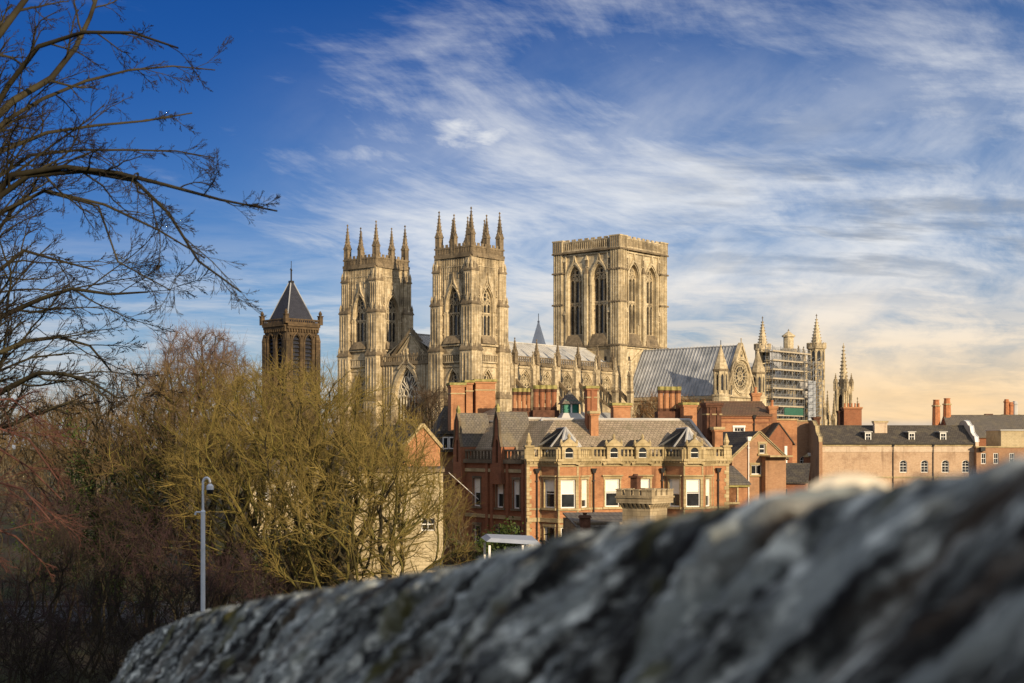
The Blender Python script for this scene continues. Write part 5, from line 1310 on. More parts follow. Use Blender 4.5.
# ------------------------------------------------------------------ nearer things in front of the brick house
def battlement_turret():
    D = 80; X = (648 - 512) / F * D; z = lambda py: EYE + (HY - py) / F * D
    t = thing('castellated_turret', 'small square stone turret with battlements and corbels, in front of the brick house', 'turret', (X, D + 1.9, 0), R(-37))
    h = .93; zt, zc, zp = z(491), z(505), z(497)
    m = MB(mat='turret_stone'); m.cbox(0, 0, h, h, 0, zc + .2)
    for k in range(4):
        a = k * math.pi / 2; c, s = math.cos(a), math.sin(a); m.fr((h * s, -h * c, 0, a))
        for i in range(7): u = -h + .06 + i * (2 * h - .12) / 6; m.fr8([(u - .07, -.02, zc - .25), (u + .07, -.02, zc - .25), (u + .07, .1, zc - .25), (u - .07, .1, zc - .25)], [(u - .07, -.26, zc + .05), (u + .07, -.26, zc + .05), (u + .07, .1, zc + .05), (u - .07, .1, zc + .05)])
        if k in (0, 1): m.box(-.12, .12, -.012, .02, zc - 2.2, zc - 1.3, 'black_iron'); m.box(-.18, .18, -.05, .015, zc - 1.3, zc - 1.12)
    m.fr((0, 0, 0, 0)); m.build('turret_wall', t)
    p = MB(mat='turret_stone')
    for k in range(4):
        a = k * math.pi / 2; c, s = math.cos(a), math.sin(a); H = h + .26; p.fr((H * s, -H * c, 0, a))
        p.box(-H, H - .24, 0, .24, zc + .05, zt - .28); p.box(-H - .05, H - .2, -.06, .2, zc + .35, zc + .45)
        for i in range(4): u = -H + .2 + i * (2 * H - .4) / 3.4; p.box(u - .2, u + .17, .0, .24, zt - .28, zt); p.box(u - .23, u + .2, -.03, .27, zt, zt + .07)
    p.build('battlement', t)
    c = MB(mat='sooty_brick'); c.cbox(-1.0, .6, .22, .22, zc, z(479)); c.cbox(-1.0, .6, .3, .3, z(479), z(477)); c.ngon(-1.0, .6, .16, z(477), .14, z(475), 6); c.build('chimney', t)
battlement_turret()
def outbuilding():
    D = 86; B = Fr((577 - 512) / F * D, D, R(6)); U, Z = B.u, B.z
    t = thing('dark_outbuilding', 'dark flat roofed outbuilding with a stone pier below the brick house windows', 'outbuilding', (B.ox, B.oy, 0), R(6))
    w = U(640); zt = Z(519, 2)
    m = MB(mat='limestone_sooty'); m.box(0, w, 0, 6, 0, zt - .2); m.build('wall', t)
    r = MB(mat='weathered_slate'); r.fr8([(-.1, -.3, zt - .5), (w, -.3, zt - .5), (w, 5.5, zt + .05), (-.1, 5.5, zt + .05)], [(-.1, -.3, zt - .4), (w, -.3, zt - .4), (w, 5.5, zt + .15), (-.1, 5.5, zt + .15)]); r.build('roof', t)
    p = MB(mat='sooty_brick'); p.cbox(.45, -.2, .3, .3, 0, zt + .1); p.frus(.45, -.2, .38, .38, zt + .1, .3, .3, zt + .25); p.ngon(.45, -.2, .1, zt + .25, .16, zt + .4, 6); p.build('pier', t)
outbuilding()
def canopy():
    D = 80; X = (512 - 512) / F * D; z = lambda py: EYE + (HY - py) / F * D
    t = thing('market_canopy', 'pale blue-white flat canopy on slim white posts in the yard before the shaded wing', 'canopy', (X, D, 0), R(8))
    m = MB(mat='canopy_cloth'); zt = z(535); m.fr8([(-1.6, -1.2, zt - .28), (1.5, -1.2, zt - .5), (1.5, 1.4, zt - .4), (-1.6, 1.4, zt - .2)], [(-1.3, -.9, zt - .1), (1.3, -.9, zt - .28), (1.3, 1.2, zt - .12), (-1.3, 1.2, zt)]); m.build('canopy_roof', t)
    me = None
    for x, y in ((-1.4, -1.0), (.45, -1.1), (1.35, -1.0), (-1.4, 1.2), (1.35, 1.2)):
        p = MB(mat='white_paint'); p.box(-.06, .06, -.06, .06, 0, zt - .5)
        if me is None: o = p.build('post', t, loc=(x, y, 0)); me = o.data
        else: link('post', me, t, (x, y, 0))
canopy()
def beige_buildings():
    D = 84; B = Fr((352 - 512) / F * D, D, R(3)); U, Z = B.u, B.z
    t = thing('cream_stone_building', 'plain cream stone building with one small window seen through bare branches', 'house', (B.ox, B.oy, 0), R(3))
    w = U(443); zt = Z(472, 2); a = U(428); m = MB(mat='rendered_stone'); a2 = U(385)
    hol = [rect(a - .4, a + .4, Z(531, 2), Z(518, 2))]
    m.poly(rect(0, w, 0, zt), 0, hol, .15); m.fr((w, 0, 0, math.pi / 2)); m.poly(rect(0, 9, 0, zt), 0); m.fr((0, 0, 0, -math.pi / 2)); m.poly(rect(-9, 0, 0, zt), 0); m.fr((0, 0, 0, 0)); m.poly(rect(0, w, 0, zt), 9); m.build('wall', t)
    for (u, py) in ((a, 531),): put_window(t, (0, 0, 0, 0), u, .14, Z(py, 2), sash_mesh(.8, Z(518, 2) - Z(531, 2), 2, 2, fw=.06))
    c = MB(mat='limestone_sooty'); c.box(-.15, w + .1, -.2, 9.1, zt, zt + .2); c.build('roof', t)
    D = 100; B = Fr((404 - 512) / F * D, D, R(28)); U, Z = B.u, B.z
    t = thing('orange_gable_house', 'orange brick house with coped gable half hidden by olive tree crown', 'house', (B.ox, B.oy, 0), R(28))
    gable_house(t, 2.8, 8, Z(447, 1), Z(426, 2), 'orange_brick', 'slate')
    c = MB(mat='sandstone_trim'); ze, zr = Z(447, 1), Z(426, 2); c.line([(-.1, ze), (1.4, zr + .12), (2.9, ze)], .22, -.15, .08); c.build('coping', t)
    D = 108; B = Fr((250 - 512) / F * D, D, 0.0); U, Z = B.u, B.z
    t = thing('pale_stone_house', 'pale stone house front glimpsed through the tree trunks behind the lamp post', 'house', (B.ox, B.oy, 0), 0)
    w = U(312); zt = Z(478, 2); wins = [U(262), U(280), U(298)]; gable_house(t, w, 7, zt, zt + 1.2, 'rendered_stone', 'weathered_slate', [rect(u - .5, u + .5, Z(500, 2), Z(486, 2)) for u in wins], gable_front=False)
    for u in wins: put_window(t, (0, 0, 0, 0), u, .12, Z(500, 2), sash_mesh(1.0, Z(486, 2) - Z(500, 2), 2, 4))
beige_buildings()
def lamp_post():
    D = 40; X = (203 - 512) / F * D; z = lambda py: EYE + (HY - py) / F * D
    t = thing('lamp_post', 'pale galvanised camera post with a hooked top standing behind the city wall end', 'lamp post', (X, D, 0))
    p = MB(mat='galvanised'); p.rod((0, 0, 0), (0, 0, z(512)), .07, .062, n=12); p.rod((0, 0, z(512)), (0, 0, z(510)), .075, .045, n=12); p.build('pole', t)
    q = MB(mat='galvanised'); zt = z(479); pts = [(0, 0, z(510)), (.0, 0, zt - .1)]
    for k in range(7): a = math.pi - k * math.pi / 6; pts.append((.1 + .1 * math.cos(a), 0, zt - .1 + .14 * math.sin(a)))
    for a, b in zip(pts, pts[1:]): q.rod(a, b, .035, n=8)
    q.build('swan_neck', t)
    h = MB(mat='galvanised'); h.ngon(.2, 0, .04, zt - .13, .1, zt - .2, 10); h.ngon(.2, 0, .1, zt - .2, .1, zt - .3, 10); h.ngon(.2, 0, .085, zt - .42, .1, zt - .3, 10, 'glass'); h.build('camera_dome', t)
    b = MB(mat='galvanised'); b.rod((0, 0, z(512.5)), (-.2, 0, z(512)), .025, n=6); b.rod((-.2, 0, z(512)), (-.22, 0, z(515)), .03, n=6); b.build('bracket', t)
lamp_post()
# ------------------------------------------------------------------ bare winter trees
def nrm(a): return a / np.maximum(np.linalg.norm(a, axis=-1, keepdims=True), 1e-9)
def tubes(sets, sides):
    V = []; Fq = []; off = 0
    for P, r in sets:
        B, n, _ = P.shape
        t = nrm(np.gradient(P, axis=1)); ref = np.where(np.abs(t[..., 2:3]) > .9, np.array([.8, .5, .1]), np.array([0.02, .03, 1.0]))
        x = nrm(np.cross(t, ref)); y = np.cross(t, x)
        a = np.arange(sides) * 2 * np.pi / sides
        ring = P[:, :, None, :] + r[:, :, None, None] * (np.cos(a)[None, None, :, None] * x[:, :, None, :] + np.sin(a)[None, None, :, None] * y[:, :, None, :])
        V.append(ring.reshape(-1, 3))
        b = np.arange(B)[:, None, None] * n * sides; j = np.arange(n - 1)[None, :, None] * sides; k = np.arange(sides)[None, None, :]; k2 = (k + 1) % sides
        q = np.stack(np.broadcast_arrays(b + j + k, b + j + k2, b + j + sides + k2, b + j + sides + k), -1).reshape(-1, 4) + off
        Fq.append(q); off += B * n * sides
    return np.concatenate(V), np.concatenate(Fq)
def np_mesh(name, groups, mats, parent, smooth=True):
    Vs, Fs, Ms = [], [], []; off = 0
    for gi, (V, Q) in enumerate(groups): Vs.append(V); Fs.append(Q + off); Ms.append(np.full(len(Q), gi)); off += len(V)
    V = np.concatenate(Vs).astype(np.float32); Q = np.concatenate(Fs).astype(np.int32); Mi = np.concatenate(Ms).astype(np.int32)
    me = bpy.data.meshes.new(name); me.vertices.add(len(V)); me.vertices.foreach_set('co', V.ravel())
    me.loops.add(Q.size); me.loops.foreach_set('vertex_index', Q.ravel()); me.polygons.add(len(Q))
    me.polygons.foreach_set('loop_start', np.arange(len(Q), dtype=np.int32) * 4); me.polygons.foreach_set('loop_total', np.full(len(Q), 4, np.int32))
    for m in mats: me.materials.append(MATS[m])
    me.polygons.foreach_set('material_index', Mi); me.polygons.foreach_set('use_smooth', np.full(len(Q), smooth)); me.update(); me.validate()
    return link(name, me, parent)
def resample(pts, n):
    p = np.array(pts, float); d = np.r_[0, np.cumsum(np.linalg.norm(np.diff(p, axis=0), axis=1))]; t = np.linspace(0, d[-1], n)
    return np.stack([np.interp(t, d, p[:, i]) for i in range(3)], 1)
def grow(rng, P, r, k, ratio, ang, n, wig, up, rr, tmin=.15, sd=12, droop=0.0, lmin=0.0, rmin=.004, bias=None, fall=.72):
    B, n0, _ = P.shape; seg = np.diff(P, axis=1); L = np.linalg.norm(seg, axis=2).sum(1)
    t = (np.arange(k)[None] + rng.random((B, k))) / k; t = tmin + (1 - tmin) * (t ** .75 if fall < .5 else t)
    f = np.clip(t * (n0 - 1), 0, n0 - 1.001); i = f.astype(int); w_ = (f - i)[..., None]; bi = np.arange(B)[:, None]
    base = P[bi, i] * (1 - w_) + P[bi, i + 1] * w_; tan = nrm(seg[bi, i]); rp = r[bi, i] * (1 - w_[..., 0]) + r[bi, i + 1] * w_[..., 0]
    perp = nrm(np.cross(tan, rng.normal(size=tan.shape)))
    a = np.radians(rng.normal(ang, sd, (B, k)))[..., None] * (1.05 - .5 * t[..., None])
    d = nrm(np.cos(a) * tan + np.sin(a) * perp)
    if bias is not None: d = nrm(d + np.array(bias))
    ln = np.maximum(L[:, None] * ratio * (1.15 - fall * t) * rng.uniform(.6, 1.25, (B, k)), lmin)
    out = np.zeros((B, k, n, 3)); out[:, :, 0] = base; p = base.copy()
    for j in range(1, n):
        d = nrm(d + rng.normal(0, wig, d.shape) + np.array([0, 0, up - droop * j / n])); p = p + d * (ln / (n - 1))[..., None]; out[:, :, j] = p
    r0 = np.maximum(np.minimum(rp * rr, ln * .05), rmin); tp = np.linspace(1, .35, n)[None, None]
    return out.reshape(B * k, n, 3), np.maximum(r0[..., None] * tp, rmin * .7).reshape(B * k, n)
def tree(name, label, cat, loc, seed, height, stems, levels, bark, twig, lean=(0, 0), spread=.25, rad=.2, base_z=0.0, fork=.25, group=None, trunk=True, limbs=None, twig_r=.01, env=None):
    """stems leave one root; levels = [(children, length ratio, angle, points, wiggle, up, radius ratio, droop), ...]"""
    rng = np.random.default_rng(seed)
    t = thing(name, label, cat, loc, 0, group)
    P = []
    if limbs is not None: P0 = np.stack([resample(l, 12) for l in limbs[0]]); r0 = np.stack([np.linspace(a, b, 12) for a, b in limbs[1]])
    else:
        for s in range(stems):
            az = s * (6.283 / stems if env is None else 2.39996) + rng.normal(0, .3)
            sp = spread * (rng.uniform(.5, 1.25) if env is None else .12 + 1.25 * math.sqrt((s + .5) / stems)) if stems > 1 else 0
            H = height * rng.uniform(.70, .84)
            pts = []; n = 10
            for j in range(n):
                u = j / (n - 1); q = sp * H * (u ** 1.35)
                pts.append((math.cos(az) * q + lean[0] * u * H + rng.normal(0, .012) * H * u, math.sin(az) * q + lean[1] * u * H + rng.normal(0, .012) * H * u, base_z + H * u * (1 - .12 * sp)))
            P.append(resample(pts, 12))
        P0 = np.stack(P); r0 = np.stack([np.linspace(rad * rng.uniform(.75, 1.1) * (1 if stems == 1 else .75), rad * .12, 12) for _ in P])
    if env is not None:      # keep the stems inside the crown
        for k in range(len(P0)):
            q = np.sqrt((P0[k, :, 0] / env[0]) ** 2 + (P0[k, :, 1] / env[0]) ** 2 + (np.maximum(P0[k, :, 2] - env[2], 0) / env[1]) ** 2); m_ = q.max()
            if m_ > .93: j = int(np.argmax(q > .93)); P0[k] = resample(P0[k, :max(j, 3) + 1], 12)
    sets = [(P0, r0)]; cur = (P0, r0)
    for i, (k, ratio, ang, n, wig, up, rr, dr) in enumerate(levels):
        cur = grow(rng, cur[0], cur[1], k, ratio, ang, n, wig, up, rr, tmin=fork if i == 0 else .28, droop=dr, rmin=twig_r, fall=.40 if env is not None else .72)
        if env is not None:
            tip = cur[0][:, -1]; q = (tip[:, 0] / env[0]) ** 2 + (tip[:, 1] / env[0]) ** 2 + ((tip[:, 2] - env[2]) / env[1]) ** 2
            q = q + .13 * np.sin(tip[:, 0] * 1.3 + seed) * np.sin(tip[:, 1] * 1.1) * np.sin(tip[:, 2] * 1.5)
            ok = q < rng.uniform(.92, 1.08, len(q)); cur = (cur[0][ok], cur[1][ok])
        sets.append(cur)
    if limbs is not None and len(limbs) > 2: sets0 = [(np.stack([resample(limbs[2], 12)]), np.linspace(limbs[3][0], limbs[3][1], 12)[None])] + sets[:1]
    else: sets0 = sets[:1]
    np_mesh('trunk', [tubes(sets0, 9)], [bark], t)
    mid = sets[1:3]; fine = sets[3:]
    gr = [tubes(mid, 5)] + ([tubes(fine, 3)] if fine else [])
    np_mesh('crown', gr, [bark, twig][:len(gr)], t)
    return t
def px3(px, py, D): return np.array(atp(px, py, D))

# --- the near tree whose boughs arch in from the left
def near_tree():
    D = 13.5; tr = [np.array((-7.2, D, 0)), np.array((-7.1, D + .1, 6)), np.array((-6.8, D, 10)), np.array((-6.6, D + .3, 14)), np.array((-6.2, D + .5, 18))]
    def limb(start, pts, dd):
        return [start] + [px3(a, b, D + dd * i / len(pts)) for i, (a, b) in enumerate(pts)]
    L = [limb((-6.9, D, 10.4), [(0, 103), (20, 60), (50, 38), (90, 31), (140, 33), (178, 48)], -1.5),
         limb((-6.8, D, 11.4), [(0, 108), (50, 80), (80, 42), (97, 0), (108, -45)], 2.2),
         limb((-6.9, D, 10.2), [(0, 152), (45, 133), (90, 126), (145, 121), (192, 113)], 1.6),
         limb((-6.9, D, 9.8), [(0, 180), (30, 167), (87, 167), (123, 174), (149, 182), (205, 192), (231, 205), (277, 211)], -2.0),
         limb((-6.9, D, 9.9), [(0, 182), (60, 168), (123, 176), (151, 187), (180, 230), (205, 272), (241, 292)], -2.3),
         limb((-7.0, D, 9.2), [(0, 206), (41, 190), (77, 195), (123, 211), (154, 226), (180, 250), (205, 258)], 1.2),
         limb((-7.0, D, 9.4), [(0, 204), (55, 188), (97, 202), (118, 262), (144, 277), (170, 290)], .4),
         limb((-6.7, D, 12.0), [(-20, 60), (10, 20), (40, -20), (70, -60)], .5),
         limb((-6.7, D, 11.0), [(-10, 130), (40, 100), (100, 75), (160, 65), (215, 70)], 2.5),
         limb((-7.0, D, 10.0), [(0, 172), (40, 150), (110, 150), (170, 150), (215, 158)], 3.0)]
    rr = [(.06, .008), (.06, .014), (.045, .007), (.055, .007), (.048, .007), (.045, .007), (.04, .006), (.07, .02), (.04, .006), (.035, .006)]
    tree('bare_tree', 'leafless dark tree with long arching boughs reaching in from the left edge', 'tree', (0, 0, 0), 11, 0, 0,
         [(12, .17, 46, 8, .12, .02, .5, .08), (9, .45, 42, 6, .14, .02, .5, .05), (6, .5, 40, 4, .14, .02, .55, .02), (2, .55, 38, 3, .12, .02, .6, 0)], 'bark_dark', 'twig_dark', fork=.38, limbs=(L, rr, tr, (.34, .16)), twig_r=.0022)
near_tree()
def left_tree():
    D = 24; tr = [np.array((-10.5, D, 0)), np.array((-10.4, D, 8)), np.array((-10.2, D, 13)), np.array((-9.9, D, 17))]
    st = (-10.4, D, 8.5)
    L = [[st] + [px3(a, b, D + q) for a, b, q in l] for l in (
        [(-40, 335, 0), (0, 318, 0), (31, 302, -.5), (77, 287, -1), (123, 297, -1.2), (148, 292, -1.4)],
        [(-40, 300, 0), (0, 270, .5), (30, 245, 1), (60, 262, 1.2), (95, 270, 1.4)],
        [(-50, 380, 0), (0, 352, 0), (40, 335, .4), (85, 340, .8), (112, 372, 1)],
        [(-50, 420, 0), (0, 392, 0), (40, 372, -.6), (80, 375, -1), (118, 398, -1.2)],
        [(-50, 290, 0), (-5, 235, 1), (20, 200, 1.4), (50, 180, 1.8)],
        [(-40, 430, 0), (0, 430, .5), (40, 412, .9), (75, 400, 1.4)])]
    tree('bare_tree', 'leafless dark branched tree at left edge below the arching boughs', 'tree', (0, 0, 0), 21, 0, 0,
         [(13, .35, 46, 8, .13, .03, .5, .03), (9, .45, 40, 6, .15, .02, .6, 0), (6, .5, 40, 4, .15, .02, .6, 0), (3, .6, 38, 3, .12, .02, .6, 0)], 'bark_dark', 'twig_dark', fork=.3, limbs=(L, [(.10, .014)] * 6, tr, (.32, .14)), twig_r=.0045)
left_tree()
def red_shrub():
    D = 15; st = (-7.2, D, 6.3)
    L = [[st] + [px3(a, b, D + q) for a, b, q in l] for l in (
        [(-60, 440, 0), (0, 418, 0), (30, 440, .2), (58, 480, .4)], [(-60, 470, 0), (-5, 445, .4), (30, 468, .8), (62, 500, 1)],
        [(-60, 500, 0), (0, 480, -.3), (25, 490, -.6), (50, 520, -.8)], [(-60, 540, 0), (-5, 520, .2), (20, 540, .4), (42, 562, .6)],
        [(-60, 420, 0), (-10, 395, .5), (20, 400, 1), (45, 428, 1.2)])]
    tree('red_twigged_tree', 'reddish twigged small tree drooping in from the left edge in sunlight', 'tree', (0, 0, 0), 33, 0, 0,
         [(9, .26, 40, 7, .12, .02, .6, .10), (8, .5, 38, 5, .13, .02, .6, .08), (6, .5, 36, 4, .12, .02, .6, .05)], 'twig_red', 'twig_red', fork=.15, limbs=(L, [(.035, .008)] * 5, [np.array((-7.6, D, 0)), np.array((-7.3, D, 4)), np.array(st)], (.12, .05)), twig_r=.003)
red_shrub()
# --- whole crowns: a branching skeleton reaching through an uneven dome, then fine twigs
def crown_tree(name, label, cat, px, D, seed, env, zfork, N, k, k2, bark, twig, tip=.012, twl=.8, twr=.006, stems=5, bf=.42, group=None, fan=.9, low=.0, lump=.5, mid=None):
    rng = np.random.default_rng(seed); t = thing(name, label, cat, ((px - 512) / F * D, D, 0), 0, group)
    rx, rz, cz = env
    pts = []
    while len(pts) < N:
        v = rng.normal(size=3); v /= np.linalg.norm(v); r = rng.random() ** .42
        p = v * r * np.array([rx, rx, rz]) * (1 + .10 * mnoise.noise(Vector((v[0] * 2.3, v[1] * 2.3, v[2] * 2.3 + seed)))) + np.array([0, 0, cz])
        if p[2] < max(zfork + .3, low): continue
        hr = math.hypot(p[0], p[1])
        if hr > (p[2] - zfork) * 2.6 + .6: continue
        if v[2] < .05 and rng.random() < .55: continue
        if mnoise.noise(Vector((p[0] * .55, p[1] * .55, p[2] * .55 + seed * 3))) < -.30 + .5 * (1 - lump) * rng.random() - .5 * (1 - lump): continue
        pts.append(p)
    pos = []; par = []; plen = []
    pos.append(np.zeros(3)); par.append(-1); plen.append(0.0)
    for q in range(stems):
        az = q * 2.4 + rng.random(); prev = 0; off = .12 * (stems > 1); ns = 5; bend = rng.normal(0, .15, 2)
        for h in range(1, ns + 1):
            u = h / ns; rr = off + fan * u ** 1.6 * rng.uniform(.85, 1.1) * (stems > 1)
            p = np.array([math.cos(az) * rr + bend[0] * u, math.sin(az) * rr + bend[1] * u, zfork * u]); pos.append(p); par.append(prev); plen.append(plen[prev] + np.linalg.norm(p - pos[prev])); prev = len(pos) - 1
    nb = len(pos); pos = np.array(pos + pts); n = len(pos); par = np.array(par + [-1] * len(pts)); pl = np.array(plen + [0.0] * len(pts))
    best = np.full(n, 1e9); bp = np.zeros(n, int); done = np.zeros(n, bool); done[:nb] = True
    for a in range(1, nb):
        c = np.linalg.norm(pos - pos[a], axis=1) + bf * pl[a]; m = c < best; best[m] = c[m]; bp[m] = a
    order = list(range(nb))
    best[done] = 1e9
    for _ in range(n - nb):
        a = int(np.argmin(best)); par[a] = bp[a]; pl[a] = pl[par[a]] + np.linalg.norm(pos[a] - pos[par[a]]); done[a] = True; best[a] = 1e9; order.append(a)
        c = np.linalg.norm(pos - pos[a], axis=1) + bf * pl[a]; m = (c < best) & ~done; best[m] = c[m]; bp[m] = a
    cnt = np.zeros(n); ch = [[] for _ in range(n)]
    for a in order[::-1]:
        cnt[a] += 1
        if par[a] >= 0: cnt[par[a]] += cnt[a]; ch[par[a]].append(a)
    rad = tip * cnt ** .43
    chains = []
    stack = [(0, -1)]
    while stack:
        a, fr_ = stack.pop(); c = [fr_, a] if fr_ >= 0 else [a]
        while ch[a]:
            kids = sorted(ch[a], key=lambda q: -cnt[q])
            for q in kids[1:]: stack.append((q, a))
            a = kids[0]; c.append(a)
        chains.append(c)
    buckets = {}
    for c in chains:
        if len(c) < 2: continue
        P = pos[c].copy(); r = rad[c].copy(); r[0] = min(r[0], r[1] * 1.15)
        L = len(c); m = 24 if L > 9 else 10 if L > 4 else 5 if L > 2 else 4
        if L > 2: P[1:-1] = .5 * P[1:-1] + .25 * (P[:-2] + P[2:])
        d = np.r_[0, np.cumsum(np.linalg.norm(np.diff(P, axis=0), axis=1))]; tt = np.linspace(0, d[-1], m)
        Q = np.stack([np.interp(tt, d, P[:, i]) for i in range(3)], 1); rq = np.interp(tt, d, r)
        Q[1:-1] += rng.normal(0, .018, (m - 2, 3)) * min(1, d[-1]); big = r.max() > tip * 6.5
        buckets.setdefault((m, big), []).append((Q, rq))
    st = {k_: (np.stack([a for a, _ in v]), np.stack([b for _, b in v])) for k_, v in buckets.items()}
    trunk = [v for k_, v in st.items() if k_[1]]; limb = [v for k_, v in st.items() if not k_[1]]
    np_mesh('trunk', [tubes(trunk, 8)], [bark], t)
    idx = np.arange(nb, n); qn = np.sqrt((pos[idx, 0] / rx) ** 2 + (pos[idx, 1] / rx) ** 2 + ((pos[idx, 2] - cz) / rz) ** 2); up_ = (pos[idx, 2] - cz) / rz
    idx = idx[rng.random(len(idx)) < np.clip(.25 + .9 * (qn - .55) + .7 * up_, .22, 1.0)]; A = pos[par[idx]]; Bp = pos[idx]; E_ = np.stack([A, (A + Bp) / 2, Bp], 1); er = np.full((len(idx), 3), tip)
    ln = np.linalg.norm(Bp - A, axis=1).mean()
    w1 = grow(rng, E_, er, k, twl / ln, 44, 4, .16, .05, .8, tmin=.1, sd=16, rmin=twr, fall=.3, lmin=twl * .5)
    fine = [w1]
    if k2: fine.append(grow(rng, w1[0], w1[1], k2, .55, 40, 3, .14, .02, .8, tmin=.2, sd=14, rmin=twr * .85, fall=.3, lmin=twl * .25))
    np_mesh('crown', [tubes(limb, 5), tubes(fine, 3)], [mid or bark, twig], t)
    return t
crown_tree('olive_tree', 'broad olive twigged bare tree with rounded crown, left of the brick house', 'tree', 304, 62, 41, (6.1, 6.0, 8.2), 3.6, 2200, 7, 2, 'bark_dark', 'twig_olive', stems=6, tip=.0125, twr=.0045, twl=.66, low=4.6, mid='limb_olive')
crown_tree('olive_tree', 'olive bare tree with low sprawling boughs spreading toward the cream building', 'tree', 362, 58, 47, (4.4, 4.6, 6.6), 3.0, 640, 7, 2, 'bark_dark', 'twig_olive', stems=4, tip=.016, mid='bark_mossy', twl=.7, low=3.4, lump=.8)
crown_tree('brown_tree', 'olive brown bare tree behind the lamp post, left of the broad olive tree', 'tree', 212, 74, 43, (6.1, 6.3, 8.8), 4.0, 1800, 8, 2, 'bark_dark', 'twig_brown', stems=5, tip=.0145, twr=.0055, twl=.7, mid='limb_olive', low=4.4)
crown_tree('brown_tree', 'brown bare tree left of the olive brown one, beside the ivy clad trunk', 'tree', 112, 82, 44, (5.8, 6.0, 8.9), 4.0, 850, 7, 2, 'bark_dark', 'twig_brown', stems=5, tip=.017, twr=.008, low=4.4)
crown_tree('purple_tree', 'tall purplish bare tree with rounded top rising behind the brown trees', 'tree', 197, 118, 45, (5.2, 7.4, 13.0), 6.5, 1000, 8, 3, 'bark_grey', 'twig_purple', stems=3, tip=.02, twl=.9, twr=.009)
crown_tree('purple_tree', 'greyish bare tree far back at the left, under the dark branches', 'tree', 40, 105, 46, (6.2, 5.6, 9.0), 4.0, 900, 8, 2, 'bark_grey', 'twig_brown', stems=4, tip=.019, twr=.009)
crown_tree('brown_tree', 'dark brown bare tree before the cathedral west front', 'tree', 432, 150, 48, (4.6, 6.6, 10.2), 4.5, 700, 8, 2, 'bark_dark', 'twig_dusky', stems=4, tip=.022, twl=.9, twr=.011)
crown_tree('brown_tree', 'rusty brown bare tree below the transept roof behind the brick chimneys', 'tree', 668, 170, 49, (5.2, 5.6, 11.3), 5.5, 700, 8, 2, 'bark_grey', 'leaf_rust', stems=4, tip=.022, twl=.9, twr=.012)
crown_tree('brown_tree', 'small rusty brown bare tree beside the tall dark chimney', 'tree', 697, 160, 50, (3.0, 4.6, 11.0), 6.0, 350, 8, 2, 'bark_grey', 'leaf_rust', stems=3, tip=.022, twl=.8, twr=.012)
crown_tree('brown_shrub', 'tall rusty twigged shrub between the cream building and the shaded brick wing', 'shrub', 447, 86, 51, (1.5, 3.4, 4.6), .8, 260, 8, 2, 'bark_grey', 'twig_brown', stems=6, tip=.012, twl=.6, twr=.007, fan=.4)
crown_tree('brown_shrub', 'bare brown shrub in the yard beside the white canopy', 'shrub', 468, 84, 52, (1.6, 1.9, 2.6), .5, 180, 8, 2, 'bark_grey', 'twig_dusky', stems=6, tip=.012, twl=.5, twr=.007, fan=.4)
# --- dark undergrowth low on the left; darker twig colours stand in for some shade
plan = [(15, 45, 6.6, 'dark purple bare shrub at bottom left corner under the red twigged tree', 'twig_maroon'), (62, 50, 7.6, 'dark bare shrub second from the left in the thicket', 'twig_dark'),
        (105, 41, 5.8, 'low dark shrub in front of the thicket, near the bottom edge', 'twig_dark'), (140, 54, 8.0, 'tallest dark bare shrub of the thicket below the ivy clad tree', 'twig_maroon'),
        (176, 46, 6.4, 'dark shrub just left of the lamp post', 'twig_dark'), (232, 52, 6.6, 'dark shrub just right of the lamp post', 'twig_maroon'), (30, 60, 9.2, 'tall dark bare shrub at left, behind the thicket', 'twig_maroon'),
        (88, 64, 8.8, 'brown grey bare shrub behind the thicket, left of the ivy clad tree', 'twig_maroon'), (262, 60, 6.4, 'dim shrub among the stems of the broad olive tree', 'twig_dark'), (172, 62, 8.4, 'dim bare shrub behind the lamp post', 'twig_maroon'), (-10, 38, 6.2, 'dark twiggy shrub cut by the left edge low down', 'twig_dark'), (330, 72, 5.6, 'dim shrub below the right boughs of the olive tree', 'twig_dusky')]
for i, (px, D, hh, lab, tw_) in enumerate(plan):
    crown_tree('bare_shrub', lab, 'shrub', px, D, 60 + i, (2.3, hh * .5, hh * .52), .5, 300, 7, 2, 'bark_dark', tw_, stems=7, tip=.0085, twl=.6, twr=.005, fan=.5, group='bare shrubs in the thicket', bf=.35)
# --- far belt of trees that closes the view at the left
for i, (px, D, hh, lab) in enumerate(((-30, 150, 15, 'far bare tree at extreme left of the distant row'), (85, 165, 15, 'far bare tree of the distant row, behind the left brown tree'), (160, 175, 14, 'far bare tree of the distant row, below the purple crown'), (240, 160, 14, 'far bare tree of the distant row, left of the church tower'), (305, 185, 15, 'far bare tree at the foot of the church tower'), (352, 175, 15, 'far bare tree between church tower and cathedral'))):
    crown_tree('distant_tree', lab, 'tree', px, D, 80 + i, (7.0, hh * .40, hh * .6), hh * .25, 500, 8, 2, 'bark_grey', 'twig_brown', stems=4, tip=.022, twl=1.0, twr=.013, group='distant trees at the left')

